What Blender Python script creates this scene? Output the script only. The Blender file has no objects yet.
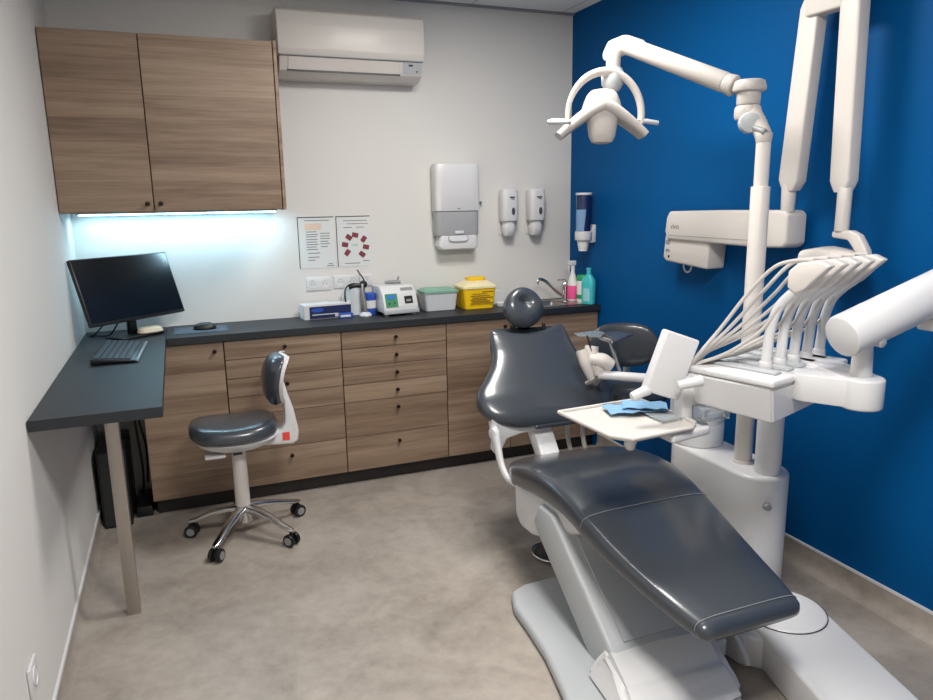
import bpy, bmesh, math
from mathutils import Vector, Matrix, Euler

SC = bpy.context.scene
COL = SC.collection
rad = math.radians

# ------------------------------------------------------------------ camera
CAM = Vector((0.4805, -4.1619, 1.57)); YAW, PITCH, ROLL, FPX = .3776, -.206, .0165, 719.5
Fv = Vector((math.sin(YAW)*math.cos(PITCH), math.cos(YAW)*math.cos(PITCH), math.sin(PITCH)))
Rv = Vector((math.cos(YAW), -math.sin(YAW), 0)); Uv = Rv.cross(Fv)
Rr = Rv*math.cos(ROLL) - Uv*math.sin(ROLL); Ur = Rv*math.sin(ROLL) + Uv*math.cos(ROLL)
cd = bpy.data.cameras.new('camera'); cam = bpy.data.objects.new('camera', cd); COL.objects.link(cam)
cd.sensor_fit = 'HORIZONTAL'; cd.sensor_width = 36; cd.lens = FPX/933*36; cd.clip_start = .02
m = Matrix((Rr, Ur, -Fv)).transposed().to_4x4(); m.translation = CAM
cam.matrix_world = m
SC.camera = cam

# ------------------------------------------------------------------ light and exposure
SC.view_settings.view_transform = 'Standard'; SC.view_settings.look = 'None'
SC.view_settings.gamma = 1; SC.view_settings.use_curve_mapping = False
SC.view_settings.exposure = 0.35
w = bpy.data.worlds.new('world'); SC.world = w; w.use_nodes = True
w.node_tree.nodes['Background'].inputs[0].default_value = (.8, .85, .9, 1)
w.node_tree.nodes['Background'].inputs[1].default_value = .05
def area(name, loc, sx, sy, power, color, rot=(0, 0, 0)):
    l = bpy.data.lights.new(name, 'AREA'); l.shape = 'RECTANGLE'; l.size = sx; l.size_y = sy
    l.energy = power; l.color = color
    o = bpy.data.objects.new(name, l); COL.objects.link(o); o.location = loc; o.rotation_euler = rot
    return o
PANELS = [(1.78, -1.50), (1.25, -3.45)]
for i, (px, py) in enumerate(PANELS):
    area('panel_light', (px, py, 2.655), .56, .56, [25, 43][i], (1, .972, .935))
area('led_light', (.52, -.10, 1.517), .94, .02, 2.6, (.58, .86, 1))

# ------------------------------------------------------------------ materials
def srgb(r, g, b):
    f = lambda c: c/12.92 if c <= .04045 else ((c+.055)/1.055)**2.4
    return (f(r/255), f(g/255), f(b/255), 1)
def mat(name, col, rough=.5, metal=0, var=.04, scale=30, bump=0, bscale=200, coat=0, trans=0, alpha=1, emit=0, spec=.5):
    m = bpy.data.materials.new(name); m.use_nodes = True
    nt = m.node_tree; N = nt.nodes; L = nt.links; b = N['Principled BSDF']
    c = srgb(*col)
    b.inputs['Roughness'].default_value = rough; b.inputs['Metallic'].default_value = metal
    b.inputs['Coat Weight'].default_value = coat; b.inputs['Coat Roughness'].default_value = .12
    b.inputs['Transmission Weight'].default_value = trans; b.inputs['Alpha'].default_value = alpha
    b.inputs['Specular IOR Level'].default_value = spec
    tc = N.new('ShaderNodeTexCoord'); nz = N.new('ShaderNodeTexNoise'); nz.inputs['Scale'].default_value = scale
    nz.inputs['Detail'].default_value = 4
    L.new(tc.outputs['Object'], nz.inputs['Vector'])
    mx = N.new('ShaderNodeMix'); mx.data_type = 'RGBA'
    mx.inputs[6].default_value = tuple(x*(1-var) for x in c[:3])+(1,); mx.inputs[7].default_value = tuple(min(1, x*(1+var)) for x in c[:3])+(1,)
    L.new(nz.outputs[0], mx.inputs[0]); L.new(mx.outputs[2], b.inputs['Base Color'])
    if emit:
        b.inputs['Emission Color'].default_value = c; b.inputs['Emission Strength'].default_value = emit
    if bump:
        n2 = N.new('ShaderNodeTexNoise'); n2.inputs['Scale'].default_value = bscale; n2.inputs['Detail'].default_value = 3
        bp = N.new('ShaderNodeBump'); bp.inputs['Strength'].default_value = bump; bp.inputs['Distance'].default_value = .002
        L.new(tc.outputs['Object'], n2.inputs['Vector']); L.new(n2.outputs[0], bp.inputs['Height']); L.new(bp.outputs[0], b.inputs['Normal'])
    return m
def ramp(N, stops):
    r = N.new('ShaderNodeValToRGB'); e = r.color_ramp.elements
    while len(e) < len(stops): e.new(.5)
    for x, (p, c) in zip(e, stops): x.position = p; x.color = srgb(*c)
    return r
def wood(name, vertical_grain=False):
    m = bpy.data.materials.new(name); m.use_nodes = True
    nt = m.node_tree; N = nt.nodes; L = nt.links; b = N['Principled BSDF']; b.inputs['Roughness'].default_value = .42
    tc = N.new('ShaderNodeTexCoord'); oi = N.new('ShaderNodeObjectInfo')
    mp = N.new('ShaderNodeMapping'); mp.inputs['Scale'].default_value = (1.1, 1.1, 20)
    ad = N.new('ShaderNodeVectorMath'); ad.operation = 'ADD'
    cm = N.new('ShaderNodeCombineXYZ'); ml = N.new('ShaderNodeMath'); ml.operation = 'MULTIPLY'; ml.inputs[1].default_value = 37
    L.new(oi.outputs['Random'], ml.inputs[0]); L.new(ml.outputs[0], cm.inputs[0]); L.new(ml.outputs[0], cm.inputs[1])
    L.new(tc.outputs['Object'], ad.inputs[0]); L.new(cm.outputs[0], ad.inputs[1]); L.new(ad.outputs[0], mp.inputs[0])
    n1 = N.new('ShaderNodeTexNoise'); n1.inputs['Scale'].default_value = 1.0; n1.inputs['Detail'].default_value = 3; n1.inputs['Distortion'].default_value = .5
    L.new(mp.outputs[0], n1.inputs['Vector'])
    # fine streaks
    mp2 = N.new('ShaderNodeMapping'); mp2.inputs['Scale'].default_value = (5, 5, 130)
    L.new(ad.outputs[0], mp2.inputs[0])
    n2 = N.new('ShaderNodeTexNoise'); n2.inputs['Scale'].default_value = 1.0; n2.inputs['Detail'].default_value = 5; n2.inputs['Distortion'].default_value = .9
    L.new(mp2.outputs[0], n2.inputs['Vector'])
    # board bands of the print
    sx = N.new('ShaderNodeSeparateXYZ'); L.new(tc.outputs['Object'], sx.inputs[0])
    mz = N.new('ShaderNodeMath'); mz.operation = 'MULTIPLY'; mz.inputs[1].default_value = 9.5
    L.new(sx.outputs[2], mz.inputs[0])
    wn = N.new('ShaderNodeTexWhiteNoise'); wn.noise_dimensions = '2D'
    fl = N.new('ShaderNodeMath'); fl.operation = 'FLOOR'; L.new(mz.outputs[0], fl.inputs[0])
    cb = N.new('ShaderNodeCombineXYZ'); L.new(fl.outputs[0], cb.inputs[0])
    mx_ = N.new('ShaderNodeMath'); mx_.operation = 'FLOOR'; L.new(ml.outputs[0], mx_.inputs[0]); L.new(mx_.outputs[0], cb.inputs[1])
    L.new(cb.outputs[0], wn.inputs['Vector'])
    a1 = N.new('ShaderNodeMath'); a1.operation = 'MULTIPLY_ADD'; a1.inputs[1].default_value = .62
    L.new(n1.outputs[0], a1.inputs[0])
    a2 = N.new('ShaderNodeMath'); a2.operation = 'MULTIPLY_ADD'; a2.inputs[1].default_value = .30
    L.new(n2.outputs[0], a2.inputs[0]); 
    a3 = N.new('ShaderNodeMath'); a3.operation = 'MULTIPLY'; a3.inputs[1].default_value = .17; L.new(wn.outputs[0], a3.inputs[0])
    L.new(a3.outputs[0], a2.inputs[2]); L.new(a2.outputs[0], a1.inputs[2])
    r = ramp(N, [(.28, (96, 76, 60)), (.43, (124, 102, 84)), (.55, (142, 120, 100)), (.62, (150, 128, 108)), (.78, (168, 147, 126))])
    L.new(a1.outputs[0], r.inputs[0]); L.new(r.outputs[0], b.inputs['Base Color'])
    bp = N.new('ShaderNodeBump'); bp.inputs['Strength'].default_value = .15; bp.inputs['Distance'].default_value = .001
    L.new(n2.outputs[0], bp.inputs['Height']); L.new(bp.outputs[0], b.inputs['Normal'])
    return m
def floor_mat(name):
    m = bpy.data.materials.new(name); m.use_nodes = True
    nt = m.node_tree; N = nt.nodes; L = nt.links; b = N['Principled BSDF']; b.inputs['Roughness'].default_value = .42
    tc = N.new('ShaderNodeTexCoord')
    n1 = N.new('ShaderNodeTexNoise'); n1.inputs['Scale'].default_value = 2.6; n1.inputs['Detail'].default_value = 7; n1.inputs['Roughness'].default_value = .62; n1.inputs['Distortion'].default_value = .6
    n2 = N.new('ShaderNodeTexNoise'); n2.inputs['Scale'].default_value = 14; n2.inputs['Detail'].default_value = 8; n2.inputs['Roughness'].default_value = .7
    for n in (n1, n2): L.new(tc.outputs['Object'], n.inputs['Vector'])
    mm = N.new('ShaderNodeMath'); mm.operation = 'MULTIPLY_ADD'; mm.inputs[1].default_value = .6; L.new(n1.outputs[0], mm.inputs[0])
    m2 = N.new('ShaderNodeMath'); m2.operation = 'MULTIPLY'; m2.inputs[1].default_value = .4; L.new(n2.outputs[0], m2.inputs[0]); L.new(m2.outputs[0], mm.inputs[2])
    r = ramp(N, [(.34, (136, 127, 119)), (.45, (155, 146, 137)), (.55, (168, 159, 150)), (.68, (182, 173, 164))])
    L.new(mm.outputs[0], r.inputs[0]); L.new(r.outputs[0], b.inputs['Base Color'])
    bp = N.new('ShaderNodeBump'); bp.inputs['Strength'].default_value = .12; bp.inputs['Distance'].default_value = .002
    L.new(n2.outputs[0], bp.inputs['Height']); L.new(bp.outputs[0], b.inputs['Normal'])
    return m
def ceil_mat(name):
    m = mat(name, (236, 236, 234), .9, var=.03, scale=120, bump=.2)
    nt = m.node_tree; N = nt.nodes; L = nt.links; b = N['Principled BSDF']
    tc = N.new('ShaderNodeTexCoord'); br = N.new('ShaderNodeTexBrick'); br.offset = 0; br.inputs['Scale'].default_value = 1
    br.inputs['Brick Width'].default_value = .6; br.inputs['Row Height'].default_value = .6; br.inputs['Mortar Size'].default_value = .006
    br.inputs['Color1'].default_value = srgb(236, 236, 234); br.inputs['Color2'].default_value = srgb(233, 233, 231); br.inputs['Mortar'].default_value = srgb(190, 190, 188)
    mp = N.new('ShaderNodeMapping'); mp.inputs['Location'].default_value = (.21, -.02, 0)
    L.new(tc.outputs['Object'], mp.inputs[0]); L.new(mp.outputs[0], br.inputs['Vector']); L.new(br.outputs[0], b.inputs['Base Color'])
    return m
W_WALL = mat('white_wall_paint', (218, 216, 212), .8, var=.012, scale=3, bump=.15, bscale=260)
W_BLUE = mat('blue_wall_paint', (2, 79, 137), .5, var=.05, scale=3, bump=.12, bscale=260, spec=.08)
FLOOR = floor_mat('concrete_vinyl'); CEIL = ceil_mat('ceiling_tile')
WOOD = wood('walnut_laminate')
KNOB = mat('dark_bronze', (38, 28, 26), .35, .6)
BLACKTOP = mat('black_laminate', (33, 37, 42), .5, var=.1, scale=80)
PLINTH = mat('plinth_black', (34, 31, 30), .5)
WHITE = mat('white_plastic', (216, 216, 217), .38, var=.01, coat=.1)
WARMWHITE = mat('ivory_plastic', (214, 208, 202), .42, var=.01, coat=.08)
LAMPW = mat('lamp_plastic', (190, 184, 178), .45, var=.01)
LGREY = mat('light_grey_shell', (180, 184, 187), .4, var=.015)
MGREY = mat('mid_grey_plastic', (140, 142, 144), .45)
LEATHER = mat('charcoal_upholstery', (58, 63, 70), .30, var=.03, scale=8, bump=.05, bscale=380, coat=.5)
STITCH = mat('grey_thread', (140, 143, 148), .6)
CHROME = mat('chrome', (215, 215, 215), .12, 1, var=.01)
ALU = mat('brushed_aluminium', (178, 170, 162), .38, .85)
STEEL = mat('stainless_steel', (175, 170, 165), .28, 1)
BLACK = mat('black_plastic', (18, 19, 21), .4)
DARKRUB = mat('dark_rubber', (40, 42, 44), .6)
SCREEN = mat('monitor_glass', (7, 8, 10), .22, coat=.3)
KEYS = mat('keyboard_keys', (58, 68, 78), .5)
SILVERKEY = mat('silver_trim', (130, 140, 148), .4, .3)
PAPER = mat('paper', (216, 219, 218), .8, var=.01)
INK = mat('grey_ink', (120, 120, 122), .8)
INKD = mat('dark_ink', (66, 66, 70), .8)
INKO = mat('salmon_ink', (224, 200, 180), .8)
INKR = mat('dark_red_ink', (130, 62, 72), .8)
INKG = mat('pale_green_ink', (178, 205, 190), .8)
YELLOW = mat('yellow_plastic', (246, 200, 20), .4)
YELLOWC = mat('translucent_cream', (236, 224, 180), .35)
BINGREY = mat('bin_translucent', (206, 210, 214), .35)
MINT = mat('mint_plastic', (126, 172, 150), .45)
NAVY = mat('navy_card', (24, 36, 84), .5)
ROYAL = mat('royal_blue', (40, 84, 176), .45)
GREENP = mat('green_panel', (60, 140, 96), .4)
LCD = mat('blue_display', (50, 120, 205), .3)
PINK = mat('pink_liquid', (236, 88, 150), .3)
MILK = mat('milky_plastic', (226, 226, 222), .3)
GREEN = mat('green_cap', (26, 150, 90), .4)
CYAN = mat('turquoise_plastic', (64, 186, 190), .3)
CYANL = mat('turquoise_label', (150, 206, 214), .5)
BLUEPAPER = mat('blue_tissue', (124, 168, 202), .85, bump=.3, bscale=60)
PALEBLUE = mat('pale_blue_cups', (128, 166, 205), .45)
NAVYCLEAR = mat('navy_tube', (22, 40, 84), .15, coat=.5)
RED = mat('red_label', (226, 74, 62), .5)
GLASSD = mat('smoked_glass', (84, 86, 86), .2, coat=.2)
TUBE = mat('tubing_grey', (190, 186, 182), .42)
TRAYM = mat('cream_tray', (206, 202, 196), .4)
RUBY = mat('brown_reflector', (120, 80, 70), .25)
CLEAR = mat('clear_acrylic', (225, 232, 235), .12, trans=.75, var=0)
PANELM = mat('diffuser', (255, 246, 235), .6, emit=4)
LEDM = mat('led_diffuser', (150, 220, 255), .5, emit=14)

# ------------------------------------------------------------------ helpers
MW = {}
def thing(name, label, cat, loc=(0, 0, 0), rz=0, group=None):
    o = bpy.data.objects.new(name, None); COL.objects.link(o); o.empty_display_size = .1
    o.location = loc; o.rotation_euler = (0, 0, rz); o['label'] = label; o['category'] = cat
    if group: o['group'] = group
    MW[o] = Matrix.Translation(loc) @ Matrix.Rotation(rz, 4, 'Z')
    return o
def obj(name, bm, material, parent=None, label=None, local=False, angle=35, subsurf=0):
    """bm in world coordinates (or the thing's own frame when local)"""
    me = bpy.data.meshes.new(name)
    if parent is not None and not local: bm.transform(MW[parent].inverted())
    bmesh.ops.recalc_face_normals(bm, faces=bm.faces)
    bm.to_mesh(me); bm.free()
    me.polygons.foreach_set('use_smooth', [True]*len(me.polygons))
    me.set_sharp_from_angle(angle=rad(angle))
    ms = material if isinstance(material, (list, tuple)) else [material]
    for x in ms: me.materials.append(x)
    o = bpy.data.objects.new(name, me); COL.objects.link(o)
    if parent is not None:
        o.parent = parent; MW[o] = MW[parent].copy()
    else: MW[o] = Matrix.Identity(4)
    if label: o['label'] = label
    if subsurf:
        s = o.modifiers.new('s', 'SUBSURF'); s.levels = subsurf; s.render_levels = subsurf
    return o
def single(name, bm, material, label, cat, group=None, **k):
    o = obj(name, bm, material, **k); o['label'] = label; o['category'] = cat
    if group: o['group'] = group
    return o
def recentre(o):
    me = o.data; n = len(me.vertices); 
    xs = [v.co for v in me.vertices]
    c = Vector(((min(v.x for v in xs)+max(v.x for v in xs))/2, (min(v.y for v in xs)+max(v.y for v in xs))/2, min(v.z for v in xs)))
    me.transform(Matrix.Translation(-c)); o.location = c; return o
def B(): return bmesh.new()
def merge(bm, t, M=None, mi=0):
    if M is not None: t.transform(M)
    vm = {v: bm.verts.new(v.co) for v in t.verts}
    for f in t.faces:
        try:
            g = bm.faces.new([vm[v] for v in f.verts]); g.material_index = mi
        except ValueError: pass
    t.free()
def box(bm, x0, x1, y0, y1, z0, z1, bev=0, seg=2, M=None, mi=0):
    t = bmesh.new(); bmesh.ops.create_cube(t, size=1)
    for v in t.verts: v.co = Vector((x0+(v.co.x+.5)*(x1-x0), y0+(v.co.y+.5)*(y1-y0), z0+(v.co.z+.5)*(z1-z0)))
    if bev: bmesh.ops.bevel(t, geom=t.edges[:], offset=bev, segments=seg, affect='EDGES', profile=.5)
    merge(bm, t, M, mi); return bm
def prism(bm, pts, a0, a1, axis='z', bev=0, seg=2, M=None, mi=0, bevall=True):
    """extrude polygon: axis z -> pts (x,y); axis x -> pts (y,z); axis y -> pts (x,z)"""
    t = bmesh.new()
    def P(p, a):
        return {'z': (p[0], p[1], a), 'x': (a, p[0], p[1]), 'y': (p[0], a, p[1])}[axis]
    lo = [t.verts.new(P(p, a0)) for p in pts]; hi = [t.verts.new(P(p, a1)) for p in pts]
    f0 = t.faces.new(lo); f1 = t.faces.new(hi[::-1]); n = len(pts)
    for i in range(n): t.faces.new((lo[i], lo[(i+1) % n], hi[(i+1) % n], hi[i]))
    bmesh.ops.recalc_face_normals(t, faces=t.faces)
    if bev:
        E = t.edges[:] if bevall else list(set(list(f0.edges)+list(f1.edges)))
        bmesh.ops.bevel(t, geom=E, offset=bev, segments=seg, affect='EDGES', profile=.5)
    merge(bm, t, M, mi); return bm
def frame(d):
    d = d.normalized(); up = Vector((0, 0, 1)) if abs(d.z) < .95 else Vector((1, 0, 0))
    u = d.cross(up).normalized(); return u, u.cross(d).normalized(), d
def rings(bm, R, cap=True, closed=False, mi=0):
    vs = [[bm.verts.new(p) for p in r] for r in R]; n = len(vs[0])
    k = len(vs) if closed else len(vs)-1
    for i in range(k):
        a, b = vs[i], vs[(i+1) % len(vs)]
        for j in range(n):
            f = bm.faces.new((a[j], a[(j+1) % n], b[(j+1) % n], b[j])); f.material_index = mi
    if cap and not closed:
        f = bm.faces.new(vs[0][::-1]); f.material_index = mi; f = bm.faces.new(vs[-1]); f.material_index = mi
    return bm
def cyl(bm, p0, p1, r0, r1=None, n=24, bev=0, mi=0):
    p0 = Vector(p0); p1 = Vector(p1); r1 = r0 if r1 is None else r1; u, v, d = frame(p1-p0); L = (p1-p0).length
    st = [(0, r0), (L, r1)] if not bev else [(0, r0-bev), (bev*.3, r0-bev*.3), (bev, r0), (L-bev, r1), (L-bev*.3, r1-bev*.3), (L, r1-bev)]
    R = [[p0+d*t+(u*math.cos(2*math.pi*j/n)+v*math.sin(2*math.pi*j/n))*r for j in range(n)] for t, r in st]
    return rings(bm, R, mi=mi)
def lathe(bm, c, prof, n=28, mi=0, sx=1, sy=1, M=None):
    t = bmesh.new(); c = Vector(c)
    R = [[Vector((math.cos(2*math.pi*j/n)*max(r, 1e-4)*sx, math.sin(2*math.pi*j/n)*max(r, 1e-4)*sy, z)) + (c if M is None else Vector()) for j in range(n)] for r, z in prof]
    rings(t, R); merge(bm, t, M if M is None else Matrix.Translation(c) @ M, mi); return bm
def smooth_path(pts, k=6, closed=False):
    P = [Vector(p) for p in pts]; out = []; n = len(P)
    seg = n if closed else n-1
    for i in range(seg):
        if closed: a, b, c, d = P[(i-1) % n], P[i], P[(i+1) % n], P[(i+2) % n]
        else: a, b, c, d = P[max(i-1, 0)], P[i], P[i+1], P[min(i+2, n-1)]
        for j in range(k):
            t = j/k
            out.append(.5*((2*b)+(c-a)*t+(2*a-5*b+4*c-d)*t*t+(3*b-a-3*c+d)*t**3))
    if not closed: out.append(P[-1])
    return out
def tube(bm, pts, r, n=12, k=6, closed=False, smooth=True, mi=0, flat=1, up=None):
    P = smooth_path(pts, k, closed) if smooth else [Vector(p) for p in pts]
    m = len(P); R = []; pu = None
    rs = r if isinstance(r, (list, tuple)) else [r]*len(pts)
    for i, p in enumerate(P):
        if closed: d = P[(i+1) % m]-P[(i-1) % m]
        else: d = P[min(i+1, m-1)]-P[max(i-1, 0)]
        d.normalize()
        if pu is None:
            pu = Vector(up) if up else frame(d)[0]
        pu = (pu-d*pu.dot(d)).normalized(); v = d.cross(pu)
        t = i/(m-1)*(len(rs)-1); q = min(int(t), len(rs)-2) if len(rs) > 1 else 0
        rr = rs[q]+(rs[q+1]-rs[q])*(t-q) if len(rs) > 1 else rs[0]
        R.append([p+(pu*math.cos(2*math.pi*j/n)*flat+v*math.sin(2*math.pi*j/n))*rr for j in range(n)])
    return rings(bm, R, closed=closed, mi=mi)
def sq(t, e):
    return math.copysign(abs(t)**e, t)
def loft(bm, secs, n=40, mi=0):
    """secs: (center, U, V, a, b, e, bow_vec)  superellipse rings"""
    R = []
    for s in secs:
        c, U, V, a, b, e = s[:6]; bow = s[6] if len(s) > 6 else None
        c = Vector(c); U = Vector(U); V = Vector(V); r = []
        for j in range(n):
            t = 2*math.pi*j/n; x, y = sq(math.cos(t), 2/e), sq(math.sin(t), 2/e)
            p = c+U*a*x+V*b*y
            if bow is not None: p += Vector(bow)*(x*x)
            r.append(p)
        R.append(r)
    return rings(bm, R, mi=mi)
def pad(bm, st, e=3.2, cx=None, tilt=0, n=44, mi=0, round0=True, round1=True, k=4):
    """cushion along a path in a y-z plane; st: (cx, y, z, halfwidth, halfthick, bow)"""
    P = [Vector((s[0], s[1], s[2])) for s in st]
    # resample smoothly
    A = smooth_path(P, k); B_ = smooth_path([(s[3], s[4], s[5] if len(s) > 5 else 0) for s in st], k)
    secs = []; m = len(A)
    for i in range(m):
        d = (A[min(i+1, m-1)]-A[max(i-1, 0)]).normalized(); U = Vector((1, 0, 0)); V = U.cross(d).normalized()
        secs.append([A[i], U, V, B_[i].x, B_[i].y, e, d*B_[i].z, d])
    out = []
    def cap(s, sgn):
        r = []
        for q in (1.0, .8, .45, .15, 0) if sgn < 0 else (0, .15, .45, .8, 1.0):
            f = math.sqrt(max(0, 1-q*q)); sc = .0 + f
            r.append((s[0]+s[7]*sgn*s[4]*q, s[1], s[2], s[3]-s[4]*(1-max(sc, .02)), s[4]*max(sc, .02), e, s[6]))
        return r
    if round0: out += cap(secs[0], -1)
    else: out += [secs[0][:7]]
    out += [x[:7] for x in secs[1:-1]]
    if round1: out += cap(secs[-1], 1)
    else: out += [secs[-1][:7]]
    return loft(bm, out, n, mi)
def struct(name, bm, m):
    o = obj(name, bm, m); o['kind'] = 'structure'; return o
def text(name, s, size, M, material, parent, extr=.0004):
    cu = bpy.data.curves.new(name, 'FONT'); cu.body = s; cu.size = size; cu.extrude = extr; cu.align_x = 'CENTER'; cu.align_y = 'CENTER'
    t = bpy.data.objects.new('tmp', cu); COL.objects.link(t)
    me = bpy.data.meshes.new_from_object(t.evaluated_get(bpy.context.evaluated_depsgraph_get()))
    bpy.data.objects.remove(t)
    me.transform(M)
    if parent is not None: me.transform(MW[parent].inverted())
    me.materials.clear(); me.materials.append(material); me.name = name
    o = bpy.data.objects.new(name, me); COL.objects.link(o); o.parent = parent; MW[o] = MW[parent].copy() if parent else Matrix.Identity(4)
    return o
RX90 = Matrix.Rotation(math.pi/2, 4, 'X')       # text upright, facing -y
RXL = Matrix.Rotation(-math.pi/2, 4, 'Z') @ RX90  # text upright, facing -x
def dup(root, loc, rz=None, label=None):
    r = root.copy(); COL.objects.link(r); r.location = loc
    if rz is not None: r.rotation_euler = (0, 0, rz)
    if label: r['label'] = label
    for ch in list(root.children):
        c = ch.copy(); COL.objects.link(c); c.parent = r
        for g in ch.children:
            d = g.copy(); COL.objects.link(d); d.parent = c
    return r

# ------------------------------------------------------------------ room
W, H, YF = 2.872, 2.677, -5.4
struct('floor', box(B(), -.1, W+.1, YF-.1, .1, -.1, 0), FLOOR)
struct('ceiling', box(B(), -.1, W+.1, YF-.1, .1, H, H+.1), CEIL)
struct('wall_back', box(B(), -.1, W+.1, 0, .1, 0, H), W_WALL)
struct('wall_left', box(B(), -.1, 0, YF, 0, 0, H), W_WALL)
struct('wall_right', box(B(), W, W+.1, YF, 0, 0, H), W_BLUE)
struct('wall_front', box(B(), -.1, W+.1, YF-.1, YF, 0, H), W_WALL)
# coved vinyl skirting with its white capping strip
bm = B(); prism(bm, [(W, 0), (W-.045, 0), (W-.038, .004), (W-.022, .012), (W-.010, .03), (W-.006, .05), (W-.006, .092), (W, .092)], YF, -.39, 'y'); struct('baseboard_right', bm, FLOOR)
bm = B(); box(bm, W-.008, W, YF, -.39, .092, .102); struct('trim_1', bm, WHITE)
bm = B(); prism(bm, [(0, 0), (.03, 0), (.022, .006), (.010, .025), (.006, .045), (.006, .075), (0, .075)], YF, 0, 'y'); struct('baseboard_left', bm, FLOOR)
bm = B(); box(bm, 0, .008, YF, 0, .075, .088); struct('trim_2', bm, WHITE)
bm = B(); box(bm, 0, W, -.02, 0, H-.012, H); struct('trim_3', bm, MGREY)

# ceiling panels
for i, (px, py) in enumerate(PANELS):
    t = thing('ceiling_light_panel', ['square ceiling light panel above the dental chair', 'square ceiling light panel behind the viewer nearer the front wall'][i], 'ceiling light', (px, py, 2.66))
    bm = B()
    for a in ((-.3, .3, -.3, -.285), (-.3, .3, .285, .3), (-.3, -.285, -.285, .285), (.285, .3, -.285, .285)):
        box(bm, px+a[0], px+a[1], py+a[2], py+a[3], 2.656, H)
    obj('frame', bm, WHITE, t)
    obj('diffuser', box(B(), px-.285, px+.285, py-.285, py+.285, 2.664, H), PANELM, t)

# ------------------------------------------------------------------ wall cabinets
def knob(parent, x, y, z, d=(0, -1, 0)):
    bm = B(); p = Vector((x, y, z)); d = Vector(d)
    cyl(bm, p, p+d*.014, .005, .005, 14); cyl(bm, p+d*.012, p+d*.024, .011, .010, 18, bev=.003)
    return obj('knob', bm, KNOB, parent)
def wall_unit(x0, x1, label, kx):
    t = thing('wall_cabinet', label, 'cabinet', ((x0+x1)/2, -.2, 1.537))
    bm = B(); box(bm, x0, x1, -.395, 0, 1.537, 2.328, .001, 1); obj('body', bm, WOOD, t)
    d = obj('door', box(B(), x0+.0015, x1-.0025, -.416, -.398, 1.539, 2.326, .001, 1), WOOD, t)
    knob(d, kx, -.416, 1.575); return t
wall_unit(.003, .400, 'narrow wood-grain wall cabinet in the left corner above the monitor', .373)
t = wall_unit(.401, .992, 'wide wood-grain wall cabinet beside the air conditioner', .430)
obj('side_panel', box(B(), .994, 1.010, -.416, 0, 1.535, 2.330, .001, 1), WOOD, t)
t = thing('led_strip_light', 'cool white light strip glowing under the wall cabinets', 'light', (.5, -.1, 1.52))
obj('channel', box(B(), .04, 1.0, -.115, -.085, 1.527, 1.537), ALU, t)
obj('diffuser', box(B(), .045, .995, -.112, -.088, 1.521, 1.527, .002, 2), LEDM, t)

# ------------------------------------------------------------------ air conditioner
t = thing('air_conditioner', 'white wall-mounted air conditioner unit above the counter right of the cabinets', 'air conditioner', (1.44, -.1, 2.22))
ax0, ax1 = 1.048, 1.834
bm = B(); prism(bm, [(0, 2.545), (-.165, 2.545), (-.195, 2.525), (-.205, 2.46), (-.205, 2.345), (-.195, 2.312), (-.02, 2.312), (0, 2.3)], ax0, ax1, 'x', .006, 3); obj('front_cover', bm, WARMWHITE, t)
bm = B(); prism(bm, [(0, 2.309), (-.193, 2.309), (-.165, 2.24), (-.10, 2.212), (0, 2.212)], ax0+.006, ax1-.006, 'x', .005, 2); obj('housing', bm, WARMWHITE, t)
bm = B(); prism(bm, [(-.1965, 2.305), (-.190, 2.305), (-.166, 2.248), (-.1725, 2.244)], ax0+.05, ax1-.14, 'x', .002, 1); fl = obj('air_flap', bm, WARMWHITE, t)
obj('slot', box(B(), ax0+.045, ax1-.135, -.176, -.16, 2.238, 2.245), BLACK, t)
bm = B(); prism(bm, [(-.1955, 2.306), (-.1915, 2.306), (-.169, 2.252), (-.173, 2.250)], ax1-.12, ax1-.012, 'x'); dsp = obj('display_panel', bm, LGREY, t)
bm = B(); prism(bm, [(-.1925, 2.295), (-.188, 2.295), (-.185, 2.287), (-.189, 2.286)], ax1-.09, ax1-.065, 'x'); obj('indicator', bm, INKD, dsp); bm = B(); prism(bm, [(-.181, 2.265), (-.177, 2.265), (-.175, 2.259), (-.1785, 2.258)], ax1-.045, ax1-.035, 'x'); obj('indicator', bm, INKD, dsp)
bm = B(); box(bm, ax0+.01, ax1-.01, -.2065, -.19, 2.3085, 2.3125); obj('seam', bm, MGREY, t)

# ------------------------------------------------------------------ base cabinets
YFR = -.372
def base_unit(x0, x1, label, kind, kx=None):
    t = thing('base_cabinet', label, 'cabinet', ((x0+x1)/2, -.19, 0))
    obj('body', box(B(), x0+.001, x1-.001, YFR+.021, -.002, .085, .885, .001, 1), WOOD, t)
    if kind == 'drawers':
        z = .885
        for h in (.1, .1, .1, .1, .2, .2):
            d = obj('drawer', box(B(), x0+.0018, x1-.0018, YFR, YFR+.019, z-h+.0018, z-.0018, .0008, 1), WOOD, t)
            knob(d, (x0+x1)/2, YFR, z-.05); z -= h
    else:
        n = len(kx)
        for i in range(n):
            a = x0+(x1-x0)*i/n; b = x0+(x1-x0)*(i+1)/n
            d = obj('door', box(B(), a+.0018, b-.0018, YFR, YFR+.019, .0868, .8832, .0008, 1), WOOD, t)
            knob(d, kx[i], YFR, .84)
    return t
base_unit(.252, .655, 'wood-grain base cabinet with one door beside the desk', 'door', [.61])
base_unit(.657, 1.257, 'left bank of six wood-grain drawers behind the stool', 'drawers')
base_unit(1.259, 1.860, 'right bank of six wood-grain drawers below the white mixing machine', 'drawers')
base_unit(1.862, 2.262, 'wood-grain base cabinet with one door between drawers and sink cabinet', 'door', [2.225])
base_unit(2.264, 2.862, 'wood-grain sink cabinet against the blue wall behind the dental chair', 'door', [2.305])
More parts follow.
